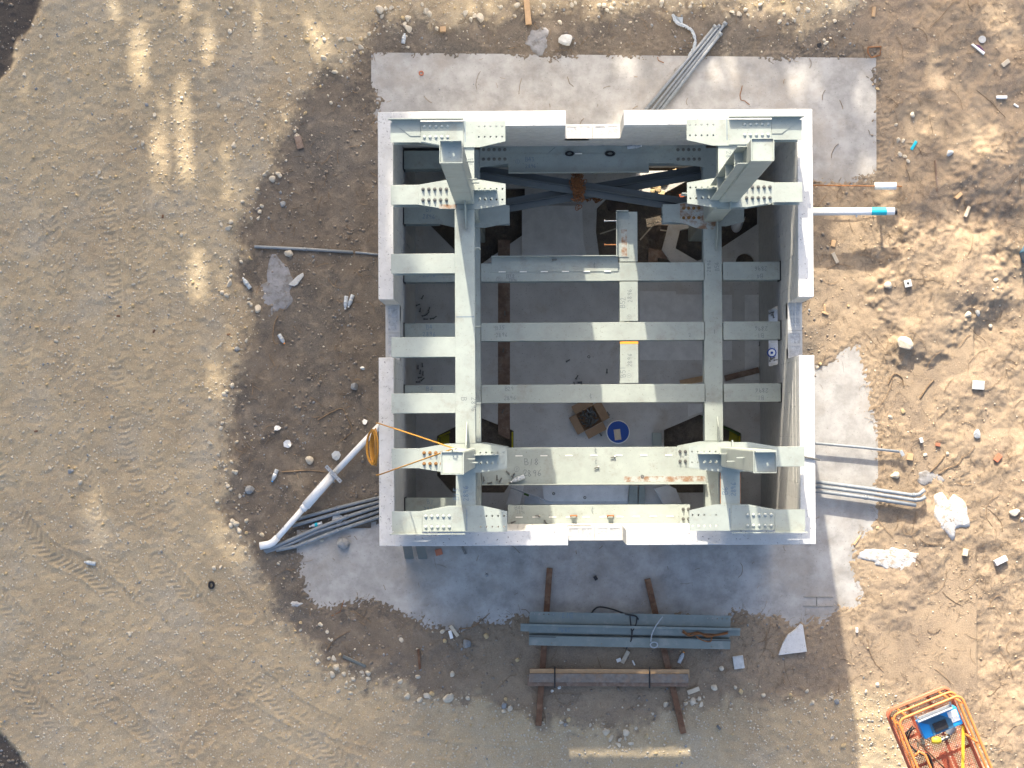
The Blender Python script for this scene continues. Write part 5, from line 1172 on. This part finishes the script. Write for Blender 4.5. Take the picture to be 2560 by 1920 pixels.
# ================================================================== stones
DISTINCT = [(1416,102,34,'rubble','pale jagged concrete lump north of the apron'),(2262,860,40,'rock','largest pale boulder on the right sand'),(2220,713,19,'rock','rounded pale stone left of the holed block'),(2418,788,20,'rock','white stone on the dark bank edge'),(2444,783,16,'rock3','grey stone right of the white stone on the bank'),
            (2441,1084,24,'cap','bright white lump on the right sand'),(2236,1189,23,'rock','angular white stone between the conduits on the right'),(2536,1281,24,'rock','pale stone at the right edge'),(2281,285,18,'rock','pale flat stone east of the apron'),(2374,382,18,'rubble','grey concrete lump in the right dirt'),
            (858,1356,32,'rock3','dark grey lump on the south-west apron'),(887,967,22,'rock3','grey stone near the west wall'),(626,1225,24,'rock3','grey stone at the dirt edge left of the drain pipe'),(775,1151,21,'rock','pale stone between root and drain pipe'),(723,632,22,'rock','white stone touching the single grey conduit'),
            (644,772,20,'rock','rounded stone at the grey powder patch'),(706,510,16,'rock3','grey angular stone in the western dirt'),(177,1178,16,'rock3','grey stone in the gravel track'),(1830,1655,1,'rock','x'),(1260,1766,19,'rock3','flat grey stone by the left skid'),(1565,1832,18,'rock','larger pale stone on the gravel below the skids'),
            (1120,1745,26,'rock','largest pale stone on the southern gravel edge'),(1786,1718,17,'rock','pale stone right of the grey offcut'),(804,1351,10,'rock','small white stone on the south-west apron'),(1166,1608,26,'rock3','flat grey concrete piece in the southern dirt'),(944,258,9,'rock3','small grey stone on the north-west apron')]
for (u, v, d, mt, lb) in DISTINCT:
    if lb == 'x': continue
    mtk = 'rubble' if mt == 'cap' else mt; r = d*PX*.5*1.12
    o = inst('stone', random.choice(ROCKS[mtk]), None, G(u, v, r*.25), (random.uniform(-.3,.3), random.uniform(-.3,.3), random.random()*6.3), (r*1.1, r*.9, r*.65)); tag(o, lb, 'stone')
SEEN = [(766,100,16),(902,118,14),(874,98,14),(901,98,12),(923,84,12),(1012,61,14),(1021,72,22),(1019,44,15),(950,25,20),(965,22,14),(956,40,10),(978,20,12),(1073,35,16),(1065,28,15),(1055,12,13),(1200,44,20),(1187,40,12),(1163,33,14),(1178,50,12),(810,145,14),(811,100,12),(775,183,12),(724,200,12),(646,250,14),(682,448,18),(696,435,13),(852,98,14),(700,440,12),(661,437,12),(610,30,9),(590,60,9),
        (572,570,17),(578,555,12),(553,562,12),(574,708,18),(566,738,12),(616,851,11),(594,873,13),(655,515,10),(650,530,9),(646,545,9),(628,545,8),(575,20,12),(560,985,12),(567,978,12),(557,1057,13),(553,1070,11),(525,1107,12),(547,1137,11),(564,1175,10),(590,1180,11),(570,1215,11),(577,1224,10),(600,1240,9),(582,1303,14),(589,1310,15),(597,1325,15),(536,1420,11),(552,1418,10),
        (831,1687,16),(835,1646,14),(825,1665,14),(842,1667,20),(860,1685,12),(922,1685,16),(920,1697,13),(905,1680,10),(1000,1704,13),(1045,1692,11),(1018,1740,14),(1068,1740,18),(1080,1735,12),(1130,1738,11),(1049,1750,12),(1170,1745,11),(752,1557,9),(751,1575,9),(800,1560,9),(802,1562,11),(818,1580,9),(829,1600,8),(1003,1600,12),(1131,1685,14),(1112,1542+60,11),(1107,1579,12),(1113,1603,10),(1215,1591,15),(1293,1649,11),(1275,1772,15),(1265,1748,12),(1260,1778,12),
        (1404,1805,12),(1422,1800,12),(1413,1812,10),(1476,1812,9),(1516,1831,17),(1511,1831,14),(1527,1845,16),(1521,1840,11),(1550,1848,13),(1547,1862,14),(1577,1858,12),(1616,1840,13),(1664,1761,14),(1733,1754,17),(1753,1761,14),(1748,1747,10),(1713,1758,13),(1804,1671,13),(1851,1728,15),(1908,1738,12),(1631,1783,8),(1350,1763,12),(1421,1774,8),(2091,1755,14),(2029,1758,14),(2078,1745,9),(2080,1842,11),(2110,1865,13),(2017,1728,9),
        (1292,14,14),(1360,15,12),(1430,12,14),(1438,8,12),(1510,15,16),(1497,14,12),(1580,8,13),(1653,15,10),(1760,15,10),(1830,30,10),(1848,35,13),(1870,37,8),(2020,25,15),(1960,35,10),(1985,50,12),(1950,52,10),(1968,150-90,9),(2087,53,11),(1995,22,12),(1560,12,10),(1700,10,12),(1730,8,10),(1900,12,12),
        (368,262,12),(386,288,11),(357,360,12),(585,362,18),(546,262,10),(340,340,9),(328,318,9),(399,78,9),(172,198,9),(60,186,10),(563,290,10),(565,298,10),(248,430,12),(254,445,10),(242,440,8),(102,90,10),(82,62,11),(64,100,9),(334,710,9),(455,245,9),(324,1745-160,14),(475,150,9),(575,80,12),(440,1195,10),(196,1116,10),(200,1205,13),(280,1040,10),(140,852,10),(125,1170,10),(150,1080,9),
        (2245,352,14),(2258,352,10),(2250,385,12),(2262,392,10),(2270,402,11),(2240,312,9),(2195,222,10),(2060,100,8),(2065,108,10),(2075,95,9),(2120,765,9),(2050,910,9),(2045,920,8),(2476,815,10),(2368,1134,9),(2313,1137,9),(2226,1043,10),(2258,1028,13),(2555,1300,12),(2195,1320,11),(2490,700,10)]
for (u, v, d) in SEEN:
    r = d*PX*.5*random.uniform(1.05,1.3); mt = random.choices(['rock','rock2','rock3'], [.82,.12,.06])[0]
    o = inst('stone', random.choice(ROCKS[mt]), None, G(u, v, r*.2), (random.uniform(-.4,.4), random.uniform(-.4,.4), random.random()*6.3), (r*random.uniform(.95,1.25), r*random.uniform(.75,1.0), r*.7))
    w = ('along the top gravel edge' if v < 160 and u > 640 else 'on the eastern sand' if u > 2030 and v < 1700 else 'on the open gravel track at the left' if u < 500 else 'near the lower right shadow edge' if u > 1950
         else 'along the southern gravel edge right of the skids' if v > 1500 and u > 1620 else 'between and below the timber skids' if v > 1500 and u > 1330 else 'along the south-western gravel edge' if v > 1500 else 'along the western gravel edge, upper part' if v < 700 else 'along the western gravel edge, lower part')
    tag(o, 'loose pale limestone stone '+w, 'stone', 'stones '+w)
# gravel, pebbles and dirt clods: uncountable
def scatter(name, n, size, mat, dens, label, cat, sub=1, seed=5, flat=.6, exclude_build=True, jag=.35):
    r = np.random.default_rng(seed)
    bm = bmesh.new(); bmesh.ops.create_icosphere(bm, subdivisions=sub, radius=1); bv = np.array([v.co[:] for v in bm.verts]); bf = np.array([[v.index for v in f.verts] for f in bm.faces]); bm.free()
    m_ = n*3; X = r.uniform(-9.5, 7.0, m_); Y = r.uniform(-6.95, 5.8, m_)
    i = np.clip(np.round((Y+7.15)/.02).astype(int), 0, GZ.shape[0]-1); j = np.clip(np.round((X+9.7)/.02).astype(int), 0, GZ.shape[1]-1)
    keep = (r.random(m_) < dens(X, Y, GG[i, j], GS[i, j], GE[i, j])) & ~((abs(X) < 2.9) & (abs(Y) < 2.9))
    X, Y, Z = X[keep][:n], Y[keep][:n], np.where(GE[i, j] > .5, 0.0, GZ[i, j])[keep][:n]; k = len(X)
    s = size[0]*(size[1]/size[0])**(r.random(k)**2.2)
    a = r.random(k)*6.283; sc = np.stack([s*r.uniform(.9,1.3,k), s*r.uniform(.7,1.,k), s*flat], 1)
    V = bv[None]*(1+jag*(r.random((k, len(bv), 1))-.5))*sc[:, None]
    ca, sa = np.cos(a)[:, None], np.sin(a)[:, None]
    V = np.stack([V[..., 0]*ca-V[..., 1]*sa+X[:, None], V[..., 0]*sa+V[..., 1]*ca+Y[:, None], V[..., 2]+Z[:, None]+s[:, None]*.15], -1).reshape(-1, 3)
    F = (bf[None]+(np.arange(k)*len(bv))[:, None, None]).reshape(-1, 3)
    me = bpy.data.meshes.new(name); me.vertices.add(len(V)); me.vertices.foreach_set('co', V.astype(np.float32).ravel())
    me.loops.add(F.size); me.loops.foreach_set('vertex_index', F.astype(np.int32).ravel()); me.polygons.add(len(F)); me.polygons.foreach_set('loop_start', np.arange(0, F.size, 3, dtype=np.int32)); me.update(calc_edges=True)
    me.materials.append(M[mat]); o = link(bpy.data.objects.new(name, me)); tag(o, label, cat, kind='stuff')
edge = lambda X, Y: np.exp(-np.abs(sdf(X, Y, GRAVEL)+.05)/.22)
scatter('gravel', 30000, (.006, .023), 'rock', lambda X,Y,g,s,e: g*(.35+.5*fbm(X,Y,1.2,3,41)), 'crushed pale limestone strewn over the gravel track', 'gravel', 1, 5)
scatter('gravel_edge', 4200, (.011, .045), 'rock', lambda X,Y,g,s,e: edge(X,Y)*(.25+fbm(X,Y,2,3,42)**2*1.6)*(1-e)*(1-s), 'small stones collecting along the gravel edge', 'gravel', 1, 6)
scatter('gravel_yellow', 1800, (.009, .034), 'rock2', lambda X,Y,g,s,e: .5*g+.4*edge(X,Y)*(1-s), 'yellow stones among the gravel', 'gravel', 1, 7)
scatter('gravel_grey', 2200, (.007, .026), 'rock3', lambda X,Y,g,s,e: .25*g+(1-g)*(1-s)*(.1+.9*(fbm(X,Y,1.3,3,43) > .55))*(1-.9*e), 'grey grit on the dirt', 'gravel', 1, 8)
scatter('dirt_clods', 9000, (.008, .032), 'dirt', lambda X,Y,g,s,e: (1-g)*(1-e)*(1-s)*(.2+.8*(fbm(X,Y,1.4,3,44) > .46)), 'crumbs of dirt on the bare ground', 'dirt', 1, 9)
scatter('sand_clods', 5000, (.006, .022), 'sandclod', lambda X,Y,g,s,e: (1-g)*(1-e)*s*(.15+.85*(fbm(X,Y,1.1,3,45) > .5)), 'crumbs of dry sand on the eastern ground', 'sand', 1, 19)
scatter('light_chips', 900, (.006, .020), 'rock', lambda X,Y,g,s,e: (1-g)*(1-e)*.6, 'pale chips on the bare ground', 'chips', 1, 10)
# roots, needles and dry litter on the right and around the enclosure
def litter(name, n, lr, w, mat, dens, label, seed, curl=.6):
    r = np.random.default_rng(seed); b = MB(); c = 0
    while c < n:
        x, y = r.uniform(-6.5, 6.9), r.uniform(-6.9, 5.6)
        if abs(x) < 2.9 and abs(y) < 2.9: continue
        i = min(int(round((y+7.15)/.02)), GZ.shape[0]-1); j = min(int(round((x+9.7)/.02)), GZ.shape[1]-1)
        if r.random() > dens(x, y, GG[i, j], GS[i, j], GE[i, j]): continue
        L = lr[0]*(lr[1]/lr[0])**(r.random()**1.8); a = r.random()*6.283; da = r.normal()*curl; k = 4; pts = []
        for q in range(k+1):
            pts.append((x, y, (gz_at(x, y))+.006+.012*r.random())); x += L/k*math.cos(a); y += L/k*math.sin(a); a += da/k+r.normal()*.18
        b.tube(pts, w*r.uniform(.6, 1.2), 3, cap=False); c += 1
    o = b.build(name, M[mat]); tag(o, label, 'litter', kind='stuff')
sandmask = lambda x, y, g, s, e: s*(.15+.85*max(0., min(1., (float(fbm(np.array([x]), np.array([y]), .8, 4, 51)[0])-.38)*5)))*(.03 if e > .5 else 1)
litter('root_litter', 6000, (.04, .20), .0022, 'straw', sandmask, 'thin roots and needles matted over the sand', 61, 1.2)
litter('root_litter_long', 130, (.25, .7), .0045, 'twig', lambda x,y,g,s,e: s*.9*(1-e), 'longer dry roots trailing over the sand', 62, 1.4)
litter('twig_litter', 420, (.05, .32), .0045, 'twig', lambda x,y,g,s,e: (1-g)*(1-s)*(.3 if e > .5 else 1), 'small twigs on the bare dirt', 63, .8)
for (pts, r, lb) in ((((705,1180),(735,1178),(770,1176),(815,1180)), .011, 'branched root left of the drain pipe'),(((795,1050),(830,1030),(855,1022),(868,1045),(880,1075),(862,1095),(840,1110)), .009, 'bent dark root loop near the west wall'),(((695,790),(685,815),(683,850),(690,860)), .010, 'dark curved root beside the orange capped bottle'),(((1148,1572),(1180,1568),(1205,1550),(1224,1533)), .011, 'dark branch at the edge of the southern apron'),
                     (((2300,995),(2320,965),(2335,950)), .014, 'dead stick on the upper right sand'),(((2345,1185),(2370,1170),(2395,1160),(2408,1140)), .010, 'pale branching root right of the conduit ends'),(((2325,1180),(2345,1160),(2365,1135)), .009, 'thin root above the conduit ends'),(((818,1625),(835,1600),(875,1577)), .009, 'pair of thin sticks on the southern dirt'),(((2220,960),(2235,935),(2255,945),(2258,965)), .011, 'curved dark root on the right sand')):
    o = MB().tube(bez([G(u, v, .014) for u, v in pts], 5), [r*(1-.5*i/(5*(len(pts)-1))) for i in range(5*(len(pts)-1)+1)], 6).build('root', M['twig']); tag(o, lb, 'root')

# ================================================================== trees north of the plot that shade its western side
def tree(x, y, h, blobs, leaves, label, seed, size=(.16, .34)):
    r = np.random.default_rng(seed)
    t = thing('shade_tree', label, 'tree', (x, y, -.1), 0, 'trees north of the plot')
    tr = MB(); top = Vector((r.normal()*.3, r.normal()*.3, h*.93))
    tr.tube(bez([(0,0,0), (r.normal()*.15, r.normal()*.15, h*.35), (r.normal()*.25, r.normal()*.25, h*.65), top], 4), [.26*(1-.85*i/12) for i in range(13)], 9)
    for (bx, by, bz, rx, rz) in blobs:
        z0 = min(bz-.6, h*.8); tr.tube([(0,0,z0-.6), ((bx)*.5, by*.5, z0+.1), (bx, by, bz)], [.09,.06,.02], 6)
    tr.build('trunk', M['bark'], t)
    vol = np.array([b[3]**2*b[4] for b in blobs]); vol = vol/vol.sum(); n = r.multinomial(leaves, vol)
    V, F = [], []
    for (bx, by, bz, rx, rz), k in zip(blobs, n):
        d = r.normal(size=(k, 3)); d /= np.linalg.norm(d, axis=1)[:, None]; rad = r.random(k)**.45
        c = d*rad[:, None]*np.array([rx, rx, rz])*(1+.25*(fbm(d[:, 0]*2+bx, d[:, 1]*2+bz, 1.2, 2, seed)[:, None]-.5)) + np.array([bx, by, bz])
        s = r.uniform(size[0], size[1], k); u = r.normal(size=(k, 3)); u /= np.linalg.norm(u, axis=1)[:, None]
        w = np.cross(u, r.normal(size=(k, 3))); w /= np.linalg.norm(w, axis=1)[:, None]
        V.append(np.stack([c-u*s[:, None], c-w*s[:, None]*.45, c+u*s[:, None], c+w*s[:, None]*.45], 1).reshape(-1, 3))
    V = np.concatenate(V); cw = V.reshape(-1, 4, 3).mean(1) + np.array([x, y, -.1]); tt = cw[:, 2]/(math.tan(SUN_EL)*math.hypot(SLOPE, 1))
    gx, gy = cw[:, 0]+SLOPE*tt, cw[:, 1]-tt; ok = np.ones(len(cw), bool)
    for (px_, py_, rx_, ry_) in SUNGAPS: ok &= ((gx-px_)/rx_)**2+((gy-py_)/ry_)**2 > 1
    V = V.reshape(-1, 4, 3)[ok].reshape(-1, 3); k = len(V)//4; F = np.arange(k*4).reshape(k, 4)
    me = bpy.data.meshes.new('crown'); me.vertices.add(len(V)); me.vertices.foreach_set('co', V.astype(np.float32).ravel())
    me.loops.add(F.size); me.loops.foreach_set('vertex_index', F.astype(np.int32).ravel()); me.polygons.add(k); me.polygons.foreach_set('loop_start', np.arange(0, F.size, 4, dtype=np.int32)); me.update(calc_edges=True)
    me.materials.append(M['leaf']); link(bpy.data.objects.new('crown', me), t)
# openings between the branches, given by the sun flecks they let fall on the ground (pixel, half width, half length in metres)
SUNGAPS = [(P(u, v)[0], P(u, v)[1], a, b) for (u, v, a, b) in ((215,130,.19,.62),(290,20,.22,.3),(350,150,.22,.75),(470,30,.17,.35),(525,130,.17,.55),(660,70,.20,.55),(612,5,.2,.25),(400,370,.19,.75),(462,310,.2,.8),(470,440,.2,.3),(580,450,.19,.6),(720,190,.3,.5),(700,300,.25,.35),(800,90,.3,.5),
            (490,705,.24,.55),(550,960,.25,.40),(575,850,.2,.2),(245,1290,.32,.75),(745,1185,.32,.5),(30,150,.16,.3),(60,250,.14,.3),(2165,250,.22,.5),(2170,420,.2,.3),(2010,200,.35,.4),(1800,170,.3,.35),(2370,190,.4,.5),(2450,390,.5,.5),(2300,330,.35,.3),(1350,80,.3,.25),(1560,160,.3,.3),(2500,60,.3,.4),(1180,30,.4,.3),(1500,10,.5,.25),(1900,30,.7,.3))]
def hedge(cx, x0, x1, z0, z1, sp, seed):
    q = np.random.default_rng(seed); out = []
    for x in np.arange(x0, x1, sp):
        for z in np.arange(z0, z1, sp*.9): out.append((x-cx+q.uniform(-.12,.12), q.normal()*.35, z+q.uniform(-.1,.1), sp*.78, sp*.72))
    return out
def crown(r, n, cx, cz, rx, rz, br, seed):
    q = np.random.default_rng(seed); out = []
    for i in range(n):
        a = q.random()*6.283; f = math.sqrt(q.random()); out.append((cx+rx*f*math.cos(a), q.normal()*.9, cz+rz*f*math.sin(a), br*q.uniform(.75,1.2), br*q.uniform(.6,.95)))
    return out
tree(-10.2, 20, 17.5, crown(0, 18, 0, 13.4, 2.6, 3.2, 1.35, 1), 15000, 'tall broad tree north-west of the plot', 1)
tree(-7.2, 21.5, 18.5, crown(0, 14, 0, 14.6, 1.2, 3.2, 1.2, 2), 11000, 'tall narrow tree north of the west wall', 2)
tree(-14.0, 19, 17.0, crown(0, 18, 0, 13.0, 2.9, 3.4, 1.4, 3), 15000, 'broad tree farther west', 3)
tree(-10.2, 18.6, 10.4, hedge(-10.2, -11.8, -8.4, 6.4, 10.4, .62, 4), 9500, 'leafy tree north-west of the apron', 4, (.09, .19))
tree(-13.6, 18.6, 10.4, hedge(-13.6, -15.4, -11.8, 6.4, 10.4, .62, 14), 9500, 'leafy tree farther west', 14, (.09, .19))
tree(-6.8, 18.6, 10.4, hedge(-6.8, -8.4, -5.2, 6.4, 10.2, .62, 24), 9000, 'leafy tree north of the north-west corner', 24, (.09, .19))
tree(-3.6, 18.6, 9.0, hedge(-3.6, -5.2, -2.0, 6.8, 8.5, .6, 5), 5000, 'low tree north of the western apron', 5, (.09, .19))
tree(-.6, 18.6, 9.0, hedge(-.6, -2.0, 1.2, 6.8, 8.4, .6, 15), 4800, 'low tree north of the middle of the apron', 15, (.09, .19))
tree(3.2, 18.6, 9.4, hedge(3.2, 1.2, 5.4, 6.4, 8.9, .62, 6), 7600, 'low spreading tree north-east of the apron', 6, (.09, .19))
tree(-6.05, 20.0, 18.5, crown(0, 16, 0, 15.2, .22, 2.7, .62, 34), 7000, 'slender unseen tree added to shade the west wall cap', 34, (.10, .24))  # added, its narrow crown shaped to shade the west wall cap
o = MB().tube([G(529+6*math.cos(a), 1462+8*math.sin(a), .02) for a in [math.tau*i/14 for i in range(15)]], .018, 6, cap=False).build('rubber_ring', M['black']); tag(o, 'small black rubber ring on the gravel track', 'ring')
for (u, v, rz, lb) in ((407,541,80,'single dark leaf on the upper gravel track'),(385,828,60,'dark leaf clump on the middle gravel track'),(572,836,10,'dark leaf near the gravel edge'),(90,1078,10,'dark leaf on the left gravel track'),(296,790,0,'small dark leaf beside the tyre prints')):
    piece(u, v, 9, 5, rz, lb, 'wood_dark', .012, 'dead_leaf', 'leaf')
tree(-12.0, 2.5, 18.0, crown(0, 16, 0, 13.0, 2.6, 3.6, 1.4, 41), 8000, 'unseen tall tree added west of the plot to dim its sky light', 41)  # unseen trees added to block the western sky above the track
tree(-12.0, -3.5, 17.0, crown(0, 16, 0, 12.6, 2.6, 3.4, 1.4, 42), 8000, 'unseen tall tree added south-west of the plot to dim its sky light', 42)
tree(-12.6, 8.5, 18.0, crown(0, 16, 0, 13.2, 2.6, 3.4, 1.4, 43), 8000, 'unseen tall tree added north-west of the plot to dim its sky light', 43)
